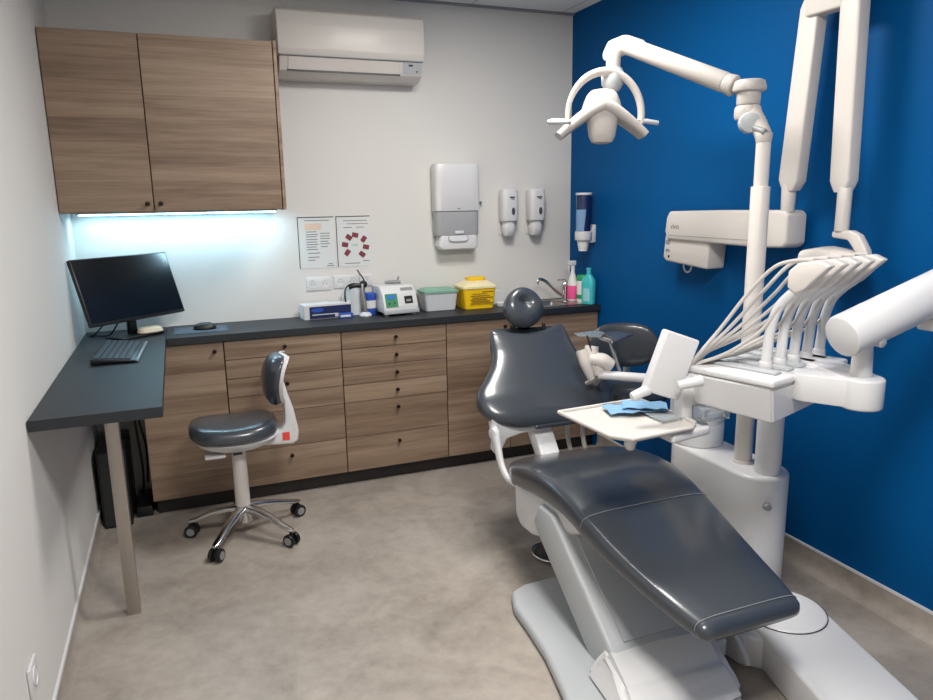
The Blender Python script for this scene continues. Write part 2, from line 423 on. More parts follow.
single('plinth', box(B(), .27, 2.865, YFR+.05, YFR+.062, .001, .084), PLINTH, 'black plinth board running along the floor under the base cabinets', 'plinth')

# worktop with a cut-out for the sink
TZ0, TZ1 = .889, .925; SX0, SX1, SY0, SY1 = 2.36, 2.72, -.31, -.09
bm = B()
xs = [.392, SX0, SX1, 2.868]; ys = [-.392, SY0, SY1, -.001]
t2 = bmesh.new(); V = {}
for i, x in enumerate(xs):
    for j, y in enumerate(ys):
        for k, z in enumerate((TZ0, TZ1)): V[i, j, k] = t2.verts.new((x, y, z))
for i in range(3):
    for j in range(3):
        if (i, j) == (1, 1): continue
        for k in (0, 1): t2.faces.new([V[i, j, k], V[i+1, j, k], V[i+1, j+1, k], V[i, j+1, k]])
for i in range(3):
    for j in (0, 3): t2.faces.new([V[i, j, 0], V[i+1, j, 0], V[i+1, j, 1], V[i, j, 1]]); t2.faces.new([V[j, i, 0], V[j, i+1, 0], V[j, i+1, 1], V[j, i, 1]])
for a, b in (((1, 1), (2, 1)), ((2, 1), (2, 2)), ((2, 2), (1, 2)), ((1, 2), (1, 1))): t2.faces.new([V[a+(0,)], V[b+(0,)], V[b+(1,)], V[a+(1,)]])
merge(bm, t2)
single('worktop', bm, BLACKTOP, 'long black worktop over the base cabinets from desk to blue wall', 'worktop')
t = thing('desk', 'black return desk along the left wall on one metal leg', 'desk', (.2, -.85, 0))
obj('desk_top', box(B(), .004, .389, -1.69, -.003, TZ0, TZ1, .001, 1), BLACKTOP, t)
obj('leg', box(B(), .172, .220, -1.305, -1.262, .0, TZ0, .002, 2), ALU, t)

# sink and tap
t = thing('sink', 'small stainless steel inset sink in the worktop near the blue wall', 'sink', (2.54, -.2, .8))
bm = B()
sx0, sx1, sy0, sy1, zt, zb = SX0+.004, SX1-.004, SY0+.004, SY1-.004, .9275, .79
def rr(x0, x1, y0, y1, r, z, n=6):
    out = []
    for cx_, cy_, a0 in ((x1-r, y1-r, 0), (x0+r, y1-r, 90), (x0+r, y0+r, 180), (x1-r, y0+r, 270)):
        for i in range(n+1):
            a = rad(a0+90*i/n); out.append((cx_+r*math.cos(a), cy_+r*math.sin(a), z))
    return out
rings(bm, [rr(sx0, sx1, sy0, sy1, .04, zt-.004), rr(sx0+.012, sx1-.012, sy0+.012, sy1-.012, .035, zt-.004), rr(sx0+.018, sx1-.018, sy0+.018, sy1-.018, .035, zt-.012),
           rr(sx0+.028, sx1-.028, sy0+.028, sy1-.028, .035, zb+.02), rr(sx0+.05, sx1-.05, sy0+.05, sy1-.05, .03, zb)], cap=False)
bm.faces.new([v for v in bm.verts][-28:])
obj('basin', bm, STEEL, t)
bm = B(); rings(bm, [rr(SX0-.015, SX1+.10, SY0-.015, SY1+.015, .03, .9252), rr(SX0-.015, SX1+.10, SY0-.015, SY1+.015, .03, .9275)], cap=False)
o_ = [bm.verts.new(p) for p in rr(SX0-.015, SX1+.10, SY0-.015, SY1+.015, .03, .9275)]; i_ = [bm.verts.new(p) for p in rr(sx0+.012, sx1-.012, sy0+.012, sy1-.012, .035, .9275)]
for a in range(28): bm.faces.new((o_[a], o_[(a+1) % 28], i_[(a+1) % 28], i_[a]))
obj('rim', bm, STEEL, t)
bm = B(); lathe(bm, (2.54, -.2, zb+.001), [(0, .002), (.02, .002), (.022, 0)]); obj('drain', bm, CHROME, t)
t = thing('faucet', 'chrome mixer tap with angled spout beside the sink', 'tap', (2.765, -.13, .9275))
bm = B(); lathe(bm, (2.765, -.13, .9275), [(.026, 0), (.026, .006), (.02, .01), (.0185, .08), (.021, .085), (.021, .112), (.017, .118), (0, .12)]); obj('tap_body', bm, CHROME, t)
bm = B(); tube(bm, [(2.755, -.13, .955), (2.70, -.135, .99), (2.62, -.15, 1.055), (2.575, -.155, 1.075), (2.555, -.16, 1.068), (2.55, -.16, 1.045)], .0105); obj('spout', bm, CHROME, t)
bm = B(); tube(bm, [(2.765, -.13, 1.045), (2.755, -.135, 1.058), (2.70, -.15, 1.062)], [.008, .007, .005]); obj('lever', bm, CHROME, t)

# ------------------------------------------------------------------ wall items
def poster(x0, x1, label):
    t = thing('poster', label, 'poster', ((x0+x1)/2, -.002, 1.2)); obj('sheet', box(B(), x0, x1, -.002, -.0003, 1.199, 1.489), PAPER, t)
    bm = B(); box(bm, x0, x1, -.0035, -.002, 1.484, 1.489); box(bm, x0, x0+.004, -.0035, -.002, 1.20, 1.489); obj('dark_edge', bm, INKD, t)
    return t
t = poster(1.120, 1.325, 'white printed sheet of text paragraphs on wall, left of two')
bm = B()
for z, x0, x1, in [(1.405, 1.165, 1.225), (1.39, 1.165, 1.232), (1.378, 1.165, 1.225), (1.362, 1.165, 1.23), (1.348, 1.165, 1.225), (1.334, 1.165, 1.232), (1.32, 1.165, 1.222), (1.306, 1.165, 1.23), (1.285, 1.17, 1.24), (1.262, 1.17, 1.235), (1.245, 1.17, 1.21),
                   (1.395, 1.245, 1.30), (1.38, 1.245, 1.298), (1.366, 1.245, 1.30), (1.35, 1.245, 1.29), (1.336, 1.245, 1.298), (1.32, 1.245, 1.285), (1.222, 1.285, 1.31), (1.21, 1.275, 1.318), (1.468, 1.16, 1.30)]:
    box(bm, x0, x1, -.0026, -.002, z-.0022, z+.0022)
obj('printed_text', bm, INK, t); obj('heading_block', box(B(), 1.16, 1.255, -.0024, -.002, 1.415, 1.452), INKO, t)
t = poster(1.338, 1.537, 'white sheet with ring of small dark red pictures, right of two')
bm = B()
for z, x0, x1 in [(1.462, 1.38, 1.52), (1.424, 1.38, 1.43), (1.424, 1.455, 1.50), (1.23, 1.49, 1.53), (1.218, 1.38, 1.47)]: box(bm, x0, x1, -.0026, -.002, z-.002, z+.002)
obj('printed_text', bm, INK, t)
obj('red_line', box(B(), 1.40, 1.525, -.0026, -.002, 1.443, 1.446), INKR, t)
bm = B()
for k in range(8):
    a = rad(90+k*360/8-8) if k else rad(90)
    cx_, cz_ = 1.447+.062*math.cos(a), 1.318+.062*math.sin(a)
    if k == 4: continue
    box(bm, cx_-.018, cx_+.018, -.0027, -.002, cz_-.013, cz_+.013, .003, 2, M=Matrix.Translation((cx_, 0, cz_)) @ Matrix.Rotation(a-math.pi/2 if k % 2 else .2, 4, 'Y') @ Matrix.Translation((-cx_, 0, -cz_)))
obj('small_pictures', bm, INKR, t); obj('green_caption', box(B(), 1.425, 1.462, -.0026, -.002, 1.315, 1.33), INKG, t)

# paper towel dispenser
t = thing('towel_dispenser', 'white folded paper towel dispenser on the wall left of the soap pumps', 'towel dispenser', (2.07, -.06, 1.29))
def at_wall(u0, u1, v): return u0
bm = B(); loft(bm, [((2.055, -.055, z), (1, 0, 0), (0, 1, 0), a, b, 5) for z, a, b in ((1.505, .140, .053), (1.508, .142, .055), (1.70, .142, .055), (1.765, .141, .054), (1.778, .136, .049), (1.781, .128, .042))], 48); obj('upper_cover', bm, WHITE, t)
bm = B(); loft(bm, [((2.055, -.052, z), (1, 0, 0), (0, 1, 0), a, b, 5) for z, a, b in ((1.36, .133, .045), (1.37, .136, .049), (1.502, .137, .050), (1.504, .134, .048))], 48); obj('clear_lower_cover', bm, mat('smoky_cover', (168, 169, 172), .25), t, 'smoky translucent lower half')
bm = B(); prism(bm, [(1.945, 1.362), (1.93, 1.30), (1.95, 1.278), (2.16, 1.278), (2.18, 1.30), (2.168, 1.362)], -.10, -.002, 'y', .008, 3); obj('outlet_tray', bm, WHITE, t)
obj('paper_tongue', box(B(), 2.03, 2.085, -.1085, -.1, 1.372, 1.388, .002, 2), PAPER, t)
obj('key_slot', box(B(), 2.047, 2.063, -.1115, -.109, 1.515, 1.522, .001, 1), MGREY, t)
bm = B(); tube(bm, [(1.99, -.101, 1.36), (2.0, -.107, 1.33), (2.1, -.107, 1.33), (2.11, -.101, 1.36)], .0035); obj('wire_handle', bm, LGREY, t)
single('wall_hook', cyl(B(), (2.235, -.0005, 1.552), (2.235, -.03, 1.552), .007, .006, 14, .002), MGREY, 'small grey peg in the wall right of the towel dispenser', 'hook')

# soap pumps
t = thing('soap_dispenser', 'white wall soap pump nearer the towel dispenser, left of two', 'soap dispenser', (2.405, 0, 1.33), 0, 'wall soap pumps')
bm = B(); loft(bm, [((0, -.05, z), (1, 0, 0), (0, 1, 0), a, b, 3.2) for z, a, b in ((.105, .048, .040), (.108, .052, .045), (.12, .055, .048), (.27, .058, .048), (.292, .054, .044), (.300, .044, .034))], 36); obj('cover', bm, WHITE, t, local=True)
bm = B(); loft(bm, [((0, -.048, z), (1, 0, 0), (0, 1, 0), a, b, 2.6) for z, a, b in ((.012, .022, .018), (.018, .032, .026), (.045, .040, .036), (.075, .041, .040), (.09, .034, .034), (.104, .040, .036))], 32); obj('pump_nozzle', bm, WHITE, t, local=True)
bm = B(); loft(bm, [((.012, y, .165), (1, 0, 0), (0, 0, 1), .011, .023, 2) for y in (-.096, -.1005)], 24); obj('level_window', bm, INKD, t, local=True)
bm = B(); box(bm, -.012, .022, -.0992, -.0975, .244, .254, .001, 1); box(bm, -.002, .018, -.0992, -.0975, .236, .241); obj('printed_mark', bm, INKD, t, local=True)
bm = B(); box(bm, -.05, .05, -.006, 0, .02, .29, .004, 2); obj('back_plate', bm, WHITE, t, local=True)
dup(t, (2.592, 0, 1.33), label='white wall soap pump nearer the blue wall, right of two')

# cup dispenser on the blue wall
t = thing('cup_dispenser', 'navy tube cup dispenser on the blue wall above the bottles', 'cup dispenser', (2.79, -.27, 1.25))
cx_, cy_ = 2.80, -.287
bm = B(); cyl(bm, (cx_, cy_, 1.37), (cx_, cy_, 1.585), .046, .046, 28); obj('tube', bm, NAVYCLEAR, t)
bm = B(); cyl(bm, (cx_, cy_, 1.585), (cx_, cy_, 1.60), .05, .05, 28, .004); obj('lid', bm, WHITE, t)
bm = B(); cyl(bm, (cx_-.012, cy_-.006, 1.372), (cx_-.012, cy_-.006, 1.50), .036, .039, 24); obj('cup_stack', bm, PALEBLUE, t)
bm = B(); cyl(bm, (cx_, cy_, 1.315), (cx_, cy_, 1.37), .052, .052, 28, .006); prism(bm, [(cx_-.01, 1.30), (W-.001, 1.30), (W-.001, 1.41), (cx_+.045, 1.38), (cx_-.01, 1.37)], cy_-.03, cy_+.03, 'y', .004, 2); obj('bracket', bm, WHITE, t)
bm = B(); cyl(bm, (cx_, cy_, 1.265), (cx_, cy_, 1.315), .03, .038, 24); cyl(bm, (cx_, cy_, 1.25), (cx_, cy_, 1.267), .027, .029, 24); obj('cup_outlet', bm, MILK, t)

# power sockets
def socket_frame(x0, x1, z0, z1, n, label):
    t = thing('wall_socket', label, 'wall socket', ((x0+x1)/2, -.005, z0))
    obj('frame', box(B(), x0, x1, -.010, -.0005, z0, z1, .003, 2), WHITE, t)
    wd = (x1-x0)/n
    for i in range(n):
        c = x0+wd*(i+.5); zc = (z0+z1)/2; r = min(wd, z1-z0)*.36
        bm = B(); rings(bm, [[(c+math.cos(a_)*q, y, zc+math.sin(a_)*q) for a_ in [2*math.pi*j/24 for j in range(24)]] for q, y in ((r, -.0095), (r, -.0125), (r-.003, -.0125), (r-.004, -.0105))]); s = obj('outlet', bm, WHITE, t)
        bm = B(); cyl(bm, (c-.009, -.0104, zc), (c-.009, -.0112, zc), .0025, n=8); cyl(bm, (c+.009, -.0104, zc), (c+.009, -.0112, zc), .0025, n=8); cyl(bm, (c, -.0104, zc+.012), (c, -.0135, zc+.012), .002, n=8); obj('pin_hole', bm, INKD, s)
    return t
socket_frame(1.150, 1.292, 1.072, 1.148, 2, 'white double wall socket above the blue glove boxes')
socket_frame(1.308, 1.45, 1.078, 1.150, 2, 'white double wall socket behind the cables left of the mixing machine')
socket_frame(1.462, 1.535, 1.082, 1.150, 1, 'white single wall socket close to the mixing machine')
t = thing('wall_socket', 'white wall socket low on the left wall near the floor', 'wall socket', (.006, -2.07, .26))
obj('frame', box(B(), .0005, .010, -2.12, -2.03, .26, .345, .003, 2), WHITE, t)
bm = B(); rings(bm, [[(x, -2.075+math.cos(a_)*q, .302+math.sin(a_)*q) for a_ in [2*math.pi*j/24 for j in range(24)]] for q, x in ((.027, .0095), (.027, .013), (.024, .013), (.023, .011))]); obj('outlet', bm, WHITE, t)

# ------------------------------------------------------------------ things on the worktop
ZT = .925
t = thing('glove_box', 'flat navy and white carton at the left end of the worktop clutter', 'carton', (1.235, -.09, ZT))
Mg = Matrix.Translation((1.235, -.09, ZT)) @ Matrix.Rotation(rad(5), 4, 'Z')
obj('carton', box(B(), -.135, .135, -.05, .05, 0, .083, .002, 1, Mg), WHITE, t)
bm = B(); box(bm, -.105, .135, -.0515, -.050, .004, .072, M=Mg); obj('navy_front', bm, NAVY, t)
bm = B()
loft(bm, [(Mg @ Vector((-.06, y, .052)), Mg.to_3x3() @ Vector((1, 0, 0)), (0, 0, 1), .035, .012, 2) for y in (-.0515, -.0525)], 24); obj('blue_oval', bm, ROYAL, t)
bm = B(); box(bm, -.09, .06, -.0525, -.0515, .024, .029, M=Mg); box(bm, .04, .125, -.0525, -.0515, .008, .026, M=Mg); obj('pale_stripe', bm, BINGREY, t)
t = thing('small_carton', 'small blue and white carton lying flat in front of the cables', 'carton', (1.335, -.155, ZT))
obj('carton', box(B(), 1.30, 1.375, -.175, -.140, ZT, ZT+.028, .002, 1), ROYAL, t); obj('white_stripe', box(B(), 1.302, 1.360, -.1762, -.175, ZT+.008, ZT+.02), WHITE, t)
# suction bottle + cables + wipes tub + canister
t = thing('mixing_jug', 'translucent white plastic jug standing behind the handpiece holder', 'jug', (1.405, -.075, ZT))
bm = B(); lathe(bm, (1.405, -.075, ZT), [(.04, 0), (.045, .005), (.05, .15), (.05, .158), (.047, .158), (.042, .01), (0, .008)]); obj('jug_body', bm, BINGREY, t)
bm = B(); tube(bm, [(1.36, -.08, 1.06), (1.34, -.085, 1.03), (1.345, -.085, .98), (1.362, -.08, .96)], .005); obj('handle', bm, BINGREY, t)
bm = B(); tube(bm, [(1.36, -.10, .93), (1.352, -.11, .98), (1.345, -.12, 1.06), (1.36, -.12, 1.098), (1.40, -.12, 1.112), (1.45, -.12, 1.10), (1.46, -.11, 1.13), (1.44, -.10, 1.165), (1.43, -.09, 1.185)], .004); tube(bm, [(1.37, -.115, 1.09), (1.40, -.12, 1.10), (1.44, -.12, 1.098)], .013); single('black_cable', bm, BLACK, 'black cable and plug draped over the jug by the sockets', 'cable')
t = thing('curing_lamp', 'slim white curing handpiece upright in its round charger', 'curing lamp', (1.475, -.13, ZT))
bm = B(); lathe(bm, (1.452, -.15, ZT), [(.034, 0), (.036, .006), (.028, .018), (.014, .024), (0, .025)]); obj('charger_base', bm, BINGREY, t)
bm = B(); tube(bm, [(1.452, -.15, .94), (1.449, -.148, 1.0), (1.442, -.145, 1.07), (1.445, -.14, 1.11)], [.012, .013, .010, .006]); obj('handpiece', bm, ALU, t)
t = thing('handpiece_stand', 'dark round-topped stick with cord beside the curing lamp', 'handpiece', (1.505, -.05, ZT))
bm = B(); lathe(bm, (1.472, -.045, ZT), [(.014, 0), (.014, .005), (.008, .012), (.007, .15), (.018, .155), (.024, .17), (.02, .185), (.008, .192), (0, .193)]); obj('stand', bm, BLACK, t)
t = thing('wipes_tub', 'blue tub with white label tucked behind the mixing machine', 'tub', (1.545, -.115, ZT))
bm = B(); lathe(bm, (1.492, -.105, ZT), [(.032, 0), (.034, .004), (.034, .10), (.036, .102), (.036, .122), (.032, .127), (0, .128)]); obj('tub_body', bm, ROYAL, t)
bm = B(); lathe(bm, (1.492, -.105, ZT), [(.0345, .04), (.035, .04), (.035, .085), (.0345, .085)]); obj('paper_label', bm, WHITE, t)
# mixing machine
t = thing('mixing_machine', 'white capsule mixing machine with green keypad and blue display', 'mixing machine', (1.70, -.12, ZT))
Mm = Matrix.Translation((1.635, -.125, ZT)) @ Matrix.Rotation(rad(6), 4, 'Z')
bm = B(); prism(bm, [(-.10, .018), (-.10, .055), (-.075, .125), (-.03, .165), (.085, .165), (.095, .15), (.095, .018)], -.105, .105, 'x', .006, 2, Mm); obj('housing', bm, WHITE, t)
SL = Mm @ Matrix.Translation((0, -.0875, .09)) @ Matrix.Rotation(rad(-19.6), 4, 'X')
SL2 = Mm @ Matrix.Translation((0, -.0525, .145)) @ Matrix.Rotation(rad(-48.4), 4, 'X')
pn = obj('keypad', box(B(), -.092, -.018, -.0045, 0, -.040, .037, .001, 1, SL), GREENP, t)
obj('display', box(B(), -.078, -.034, -.006, -.0046, .004, .028, M=SL), LCD, pn)
bm = B()
for bx in (-.072, -.04): cyl(bm, SL @ Vector((bx, -.0045, -.02)), SL @ Vector((bx, -.0075, -.02)), .006, n=14)
obj('keys', bm, INKD, pn)
obj('vent', box(B(), .015, .09, -.003, 0, -.012, .010, .001, 1, SL2), MGREY, t)
wn_ = obj('window', box(B(), .025, .075, -.0045, 0, -.025, .018, .001, 1, SL), BLACK, t); obj('capsule_fork', box(B(), .035, .062, -.006, -.0046, -.014, -.002, M=SL), ALU, wn_)
obj('front_ledge', box(B(), -.108, .108, -.112, -.09, .012, .036, .004, 2, Mm), LGREY, t)
for fx in (-.085, .085):
    for fy in (-.085, .075):
        bm = B(); cyl(bm, Mm @ Vector((fx, fy, 0)), Mm @ Vector((fx, fy, .018)), .012, n=14); obj('foot', bm, MGREY, t)
bm = B(); tube(bm, [(1.60, -.05, 1.100), (1.65, -.06, 1.102), (1.69, -.075, 1.100)], [.008, .011, .009]); tube(bm, [(1.67, -.07, 1.100), (1.682, -.06, 1.130)], [.008, .006]); single('dental_gun', bm, MGREY, 'grey mixing gun lying on top of the white mixing machine', 'tool')
# plastic bin with mint lid
t = thing('storage_box', 'pale plastic storage box with mint green lid between machine and yellow bin', 'box', (1.91, -.11, ZT))
def tapered(x0, x1, y0, y1, z0, z1, k, r=.018):
    bm = B(); rings(bm, [rr(x0+k+.004, x1-k-.004, y0+k+.004, y1-k-.004, r, z0), rr(x0+k, x1-k, y0+k, y1-k, r, z0+.004), rr(x0, x1, y0, y1, r, z1)]); return bm
obj('box_body', tapered(1.802, 2.012, -.185, -.035, ZT, ZT+.108, .012), BINGREY, t)
bm = B(); rings(bm, [rr(1.796, 2.018, -.191, -.029, .02, ZT+.1085), rr(1.796, 2.018, -.191, -.029, .02, ZT+.12), rr(1.81, 2.004, -.177, -.043, .02, ZT+.124), rr(1.815, 2.0, -.172, -.048, .02, ZT+.130), rr(1.83, 1.985, -.155, -.06, .02, ZT+.128)]); obj('lid', bm, MINT, t)
# yellow sharps container
t = thing('sharps_bin', 'yellow sharps container with cream lid and yellow flap', 'sharps bin', (2.14, -.13, ZT))
obj('bin_body', tapered(2.035, 2.243, -.225, -.045, ZT, ZT+.125, .012), YELLOW, t)
bm = B(); rings(bm, [rr(2.030, 2.248, -.23, -.04, .02, ZT+.1255), rr(2.030, 2.248, -.23, -.04, .02, ZT+.137), rr(2.048, 2.231, -.212, -.058, .03, ZT+.15), rr(2.078, 2.205, -.185, -.085,   .03, ZT+.168)]); obj('lid', bm, YELLOWC, t)
bm = B(); rings(bm, [rr(2.085, 2.195, -.175, -.095, .015, ZT+.1685), rr(2.085, 2.195, -.175, -.095, .015, ZT+.184), rr(2.09, 2.19, -.17, -.10, .012, ZT+.188)]); obj('flap', bm, YELLOW, t)
bm = B()
for i in range(6): box(bm, 2.075+.012*(i % 2), 2.222-.02*(i % 3), -.2235, -.2215, ZT+.035+.011*i, ZT+.040+.011*i)
box(bm, 2.15, 2.225, -.2235, -.2215, ZT+.10, ZT+.108)
obj('printed_text', bm, mat('olive_print', (150, 120, 20), .6), t)
t = thing('small_white_box', 'small white carton right of the yellow bin behind the headrest', 'carton', (2.32, -.06, ZT))
obj('carton', box(B(), 2.285, 2.35, -.085, -.03, ZT, ZT+.085, .002, 1), WHITE, t)
single('paper_cup', lathe(B(), (2.300, -.15, ZT), [(.022, 0), (.03, .02), (.03, .022), (.0, .006)]), MILK, 'tiny white dappen dish on worktop right of the yellow bin', 'dish')
# bottles
t = thing('spray_bottle', 'white trigger bottle with pink lower half in the corner', 'bottle', (2.822, -.06, ZT))
def bottle(name, c, prof, m_, parent, sx=1, sy=1, mi=0): 
    bm = B(); lathe(bm, c, prof, sx=sx, sy=sy); return obj(name, bm, m_, parent)
c = (2.795, -.175, ZT+.003)
t.location = c; MW[t] = Matrix.Translation(c)
bottle('bottle_body', c, [(0, 0), (.03, .002), (.033, .01), (.033, .10), (.031, .12), (.018, .165), (.012, .18), (.012, .2), (0, .2)], MILK, t)
bottle('pink_liquid_band', c, [(.0332, .012), (.0336, .013), (.0336, .098), (.0332, .099)], PINK, t)
bm = B(); cyl(bm, Vector(c)+Vector((0, 0, .2)), Vector(c)+Vector((0, 0, .225)), .014, .012, 16); box(bm, c[0]-.035, c[0]+.02, c[1]-.011, c[1]+.011, c[2]+.225, c[2]+.255, .006, 2); tube(bm, [(c[0]-.02, c[1], c[2]+.23), (c[0]-.03, c[1], c[2]+.20), (c[0]-.022, c[1], c[2]+.175)], .004); obj('trigger_head', bm, WHITE, t)
c = (2.828, -.245, ZT)
t = thing('wipes_canister', 'white canister with green cap between pink and turquoise bottles', 'canister', c)
bottle('canister_body', c, [(0, 0), (.037, .002), (.039, .008), (.039, .13), (.036, .136), (0, .137)], MILK, t)
bottle('cap', c, [(.037, .1375), (.038, .138), (.038, .166), (.034, .172), (0, .173)], GREEN, t)
bottle('green_band', c, [(.0392, .025), (.0396, .026), (.0396, .05), (.0392, .051)], GREEN, t)
c = (2.815, -.335, ZT)
t = thing('pump_bottle', 'turquoise square-shouldered bottle with cap at worktop edge by the blue wall', 'bottle', c)
bm = B(); loft(bm, [(Vector(c)+Vector((0, 0, z)), (.5, -.866, 0), (.866, .5, 0), a, b, 3.5) for z, a, b in ((0, .036, .024), (.004, .040, .028), (.12, .043, .03), (.15, .040, .028), (.175, .022, .018), (.186, .013, .013))], 32); obj('bottle_body', bm, CYAN, t)
bm = B(); loft(bm, [(Vector(c)+Vector((0, 0, z)), (.5, -.866, 0), (.866, .5, 0), .030, .0315, 3.5) for z in (.02, .10)], 32); obj('paper_label', bm, CYANL, t)
bottle('cap', c, [(.013, .187), (.014, .188), (.0135, .212), (.016, .214), (.016, .224), (0, .226)], CYAN, t)

# ------------------------------------------------------------------ desk things
# monitor
t = thing('monitor', 'black flat computer monitor tilted in the corner of the desk', 'monitor', (.235, -.235, ZT), 0)
mc = Vector((.247, -.262, 1.172)); ang = rad(41)
Mmon = Matrix.Translation(mc) @ Matrix.Rotation(ang, 4, 'Z') @ Matrix.Rotation(rad(-19), 4, 'X')
bm = B(); box(bm, -.27, .27, -.010, .014, -.162, .162, .003, 2, Mmon); obj('casing', bm, BLACK, t)
bm = B(); box(bm, -.264, .264, -.0112, -.0095, -.147, .156, M=Mmon); obj('screen', bm, SCREEN, t)
bm = B(); box(bm, -.12, .12, .012, .04, -.1, .1, .012, 3, Mmon); obj('rear_housing', bm, BLACK, t)
Ms = Matrix.Translation((.235, -.215, ZT)) @ Matrix.Rotation(ang, 4, 'Z')
bm = B(); box(bm, -.022, .022, -.012, .012, .01, .22, .004, 2, Ms); obj('neck', bm, BLACK, t)
bm = B(); box(bm, -.12, .12, -.09, .05, 0, .012, .005, 2, Ms); obj('base', bm, BLACK, t)
bm = B(); tube(bm, [(.20, -.18, 1.04), (.17, -.25, .99), (.13, -.24, .94), (.06, -.16, .932), (.03, -.09, .93)], .004); tube(bm, [(.17, -.14, 1.05), (.10, -.20, .98), (.05, -.18, .932), (.02, -.12, .93)], .0035); single('monitor_cable', bm, BLACK, 'black cables looping from the back of the monitor to the wall', 'cable')
# keyboard
Mk = Matrix.Translation((.204, -.69, ZT)) @ Matrix.Rotation(rad(87), 4, 'Z')
t = thing('keyboard', 'black keyboard with blue grey keys on the desk below the monitor', 'keyboard', (.190, -.69, ZT))
bm = B(); prism(bm, [(-.085, .004), (-.085, .012), (.085, .026), (.085, .004)], -.225, .225, 'x', .003, 2, Mk); obj('keyboard_case', bm, BLACK, t)
slope = math.atan2(.014, .17); Mks = Mk @ Matrix.Translation((0, 0, .019)) @ Matrix.Rotation(slope, 4, 'X')
bm = B()
for r_ in range(6):
    for c_ in range(20):
        if r_ == 0 and 3 <= c_ <= 8: continue
        x = -.213+c_*.0212; y = -.066+r_*.0238
        box(bm, x, x+.0188, y, y+.0205, 0, .0055, .001, 1, Mks)
box(bm, -.149, -.022, -.066, -.0455, 0, .0055, .001, 1, Mks)
k_ = obj('keys', bm, KEYS, t); k_['kind'] = 'stuff'
bm = B(); prism(bm, [(-.0855, .0118), (-.088, .004), (-.097, .004), (-.094, .0118)], -.225, .225, 'x', .001, 1, Mk); obj('front_trim', bm, SILVERKEY, t)
# mouse, mat, cream device, dark pad
t = thing('mouse', 'black computer mouse on the blue patterned mat', 'mouse', (.575, -.19, ZT))
bm = B(); loft(bm, [((.58, -.195, ZT+.0025+z), (1, 0, 0), (0, 1, 0), a, b, 2.3) for z, a, b in ((0, .055, .028), (.006, .059, .032), (.018, .055, .030), (.028, .043, .024), (.034, .025, .014), (.0355, .005, .003))], 30); obj('shell', bm, BLACK, t)
bm = B(); cyl(bm, (.615, -.201, ZT+.026), (.615, -.189, ZT+.026), .006, n=12); obj('wheel', bm, DARKRUB, t)
single('mouse_mat', box(B(), .43, .69, -.29, -.10, ZT, ZT+.0025, .001, 1), mat('blue_mat', (72, 84, 100), .6, var=.5, scale=40), 'thin blue patterned mouse mat at the left end of the worktop', 'mouse mat')
t = thing('handheld_device', 'small cream coloured device in front of the monitor stand', 'device', (.31, -.2, ZT))
bm = B(); loft(bm, [((.318, -.235, ZT+.013+z), (.9, .43, 0), (-.43, .9, 0), a, b, 3) for z, a, b in ((0, .055, .03), (.006, .062, .036), (.022, .058, .032), (.03, .045, .022))], 30); obj('shell', bm, mat('cream_plastic', (226, 214, 190), .45), t)
# pc tower below the desk
t = thing('computer_tower', 'black computer tower standing on the floor under the desk corner', 'computer', (.1, -.33, 0))
obj('case', box(B(), .022, .155, -.42, -.06, .0, .40, .008, 2), BLACK, t); obj('front_panel', box(B(), .03, .147, -.425, -.42, .01, .39, .003, 1), DARKRUB, t)
bm = B()
tube(bm, [(.10, -.2, .885), (.11, -.25, .80), (.10, -.28, .6), (.12, -.26, .42), (.16, -.20, .40)], .006); tube(bm, [(.16, -.15, .88), (.19, -.25, .72), (.20, -.22, .45), (.21, -.2, .2), (.19, -.15, .02)], .006); tube(bm, [(.19, -.1, .60), (.22, -.2, .45), (.235, -.15, .3), (.22, -.1, .1)], .005)
single('power_cables', bm, BLACK, 'tangle of black cables hanging under the desk behind the metal leg', 'cable')
t = thing('power_strip', 'black power block on the floor between tower and base cabinet', 'power strip', (.2, -.2, 0)); obj('block', box(B(), .168, .245, -.34, -.08, 0, .055, .006, 2), BLACK, t)

# ------------------------------------------------------------------ operator stool
t = thing('operator_stool', 'dark grey saddle stool with backrest on white column and chrome castors by the drawers', 'stool', (.668, -.76, 0))
sc = Vector((.652, -.745, 0))
bm = B(); loft(bm, [((sc.x, sc.y, z), (1, 0, 0), (0, 1, 0), a, b, 2.7, (0, 0, bw)) for z, a, b, bw in ((.498, .17, .15, .012), (.502, .186, .168, .014), (.515, .198, .180, .016), (.535, .200, .182, .018), (.555, .192, .174, .018), (.566, .178, .162, .016), (.572, .13, .12, .010), (.574, .06, .05, .004), (.5745, .005, .005, 0))], 48); obj('seat', bm, LEATHER, t)
bm = B(); loft(bm, [((sc.x+.01, sc.y, z), (1, 0, 0), (0, 1, 0), a, b, 2.7, (0, 0, .010)) for z, a, b in ((.452, .10, .10), (.460, .14, .13), (.478, .176, .155), (.500, .191, .172), (.505, .18, .16))], 48); sh = obj('seat_shell', bm, WHITE, t)
bm = B(); box(bm, sc.x-.02, sc.x+.02, sc.y-.165, sc.y-.15, .458, .466); obj('height_lever', bm, BLACK, sh)
bm = B(); box(bm, sc.x-.14, sc.x-.05, sc.y-.12, sc.y-.03, .436, .45, .005, 2); obj('lever_plate', bm, WHITE, t)
# back bracket: flat curved arm at the right side
bm = B(); prism(bm, [(.70, .452), (.80, .440), (.915, .432), (.942, .446), (.947, .50), (.930, .60), (.905, .69), (.888, .76), (.868, .755), (.879, .68), (.888, .60), (.886, .54), (.87, .51), (.83, .495), (.70, .485)], sc.y-.035, sc.y+.035, 'y', .008, 3); obj('back_bracket', bm, WHITE, t)
bm = B(); box(bm, .868, .902, sc.y-.0365, sc.y-.035, .455, .495); obj('red_label', bm, RED, t)
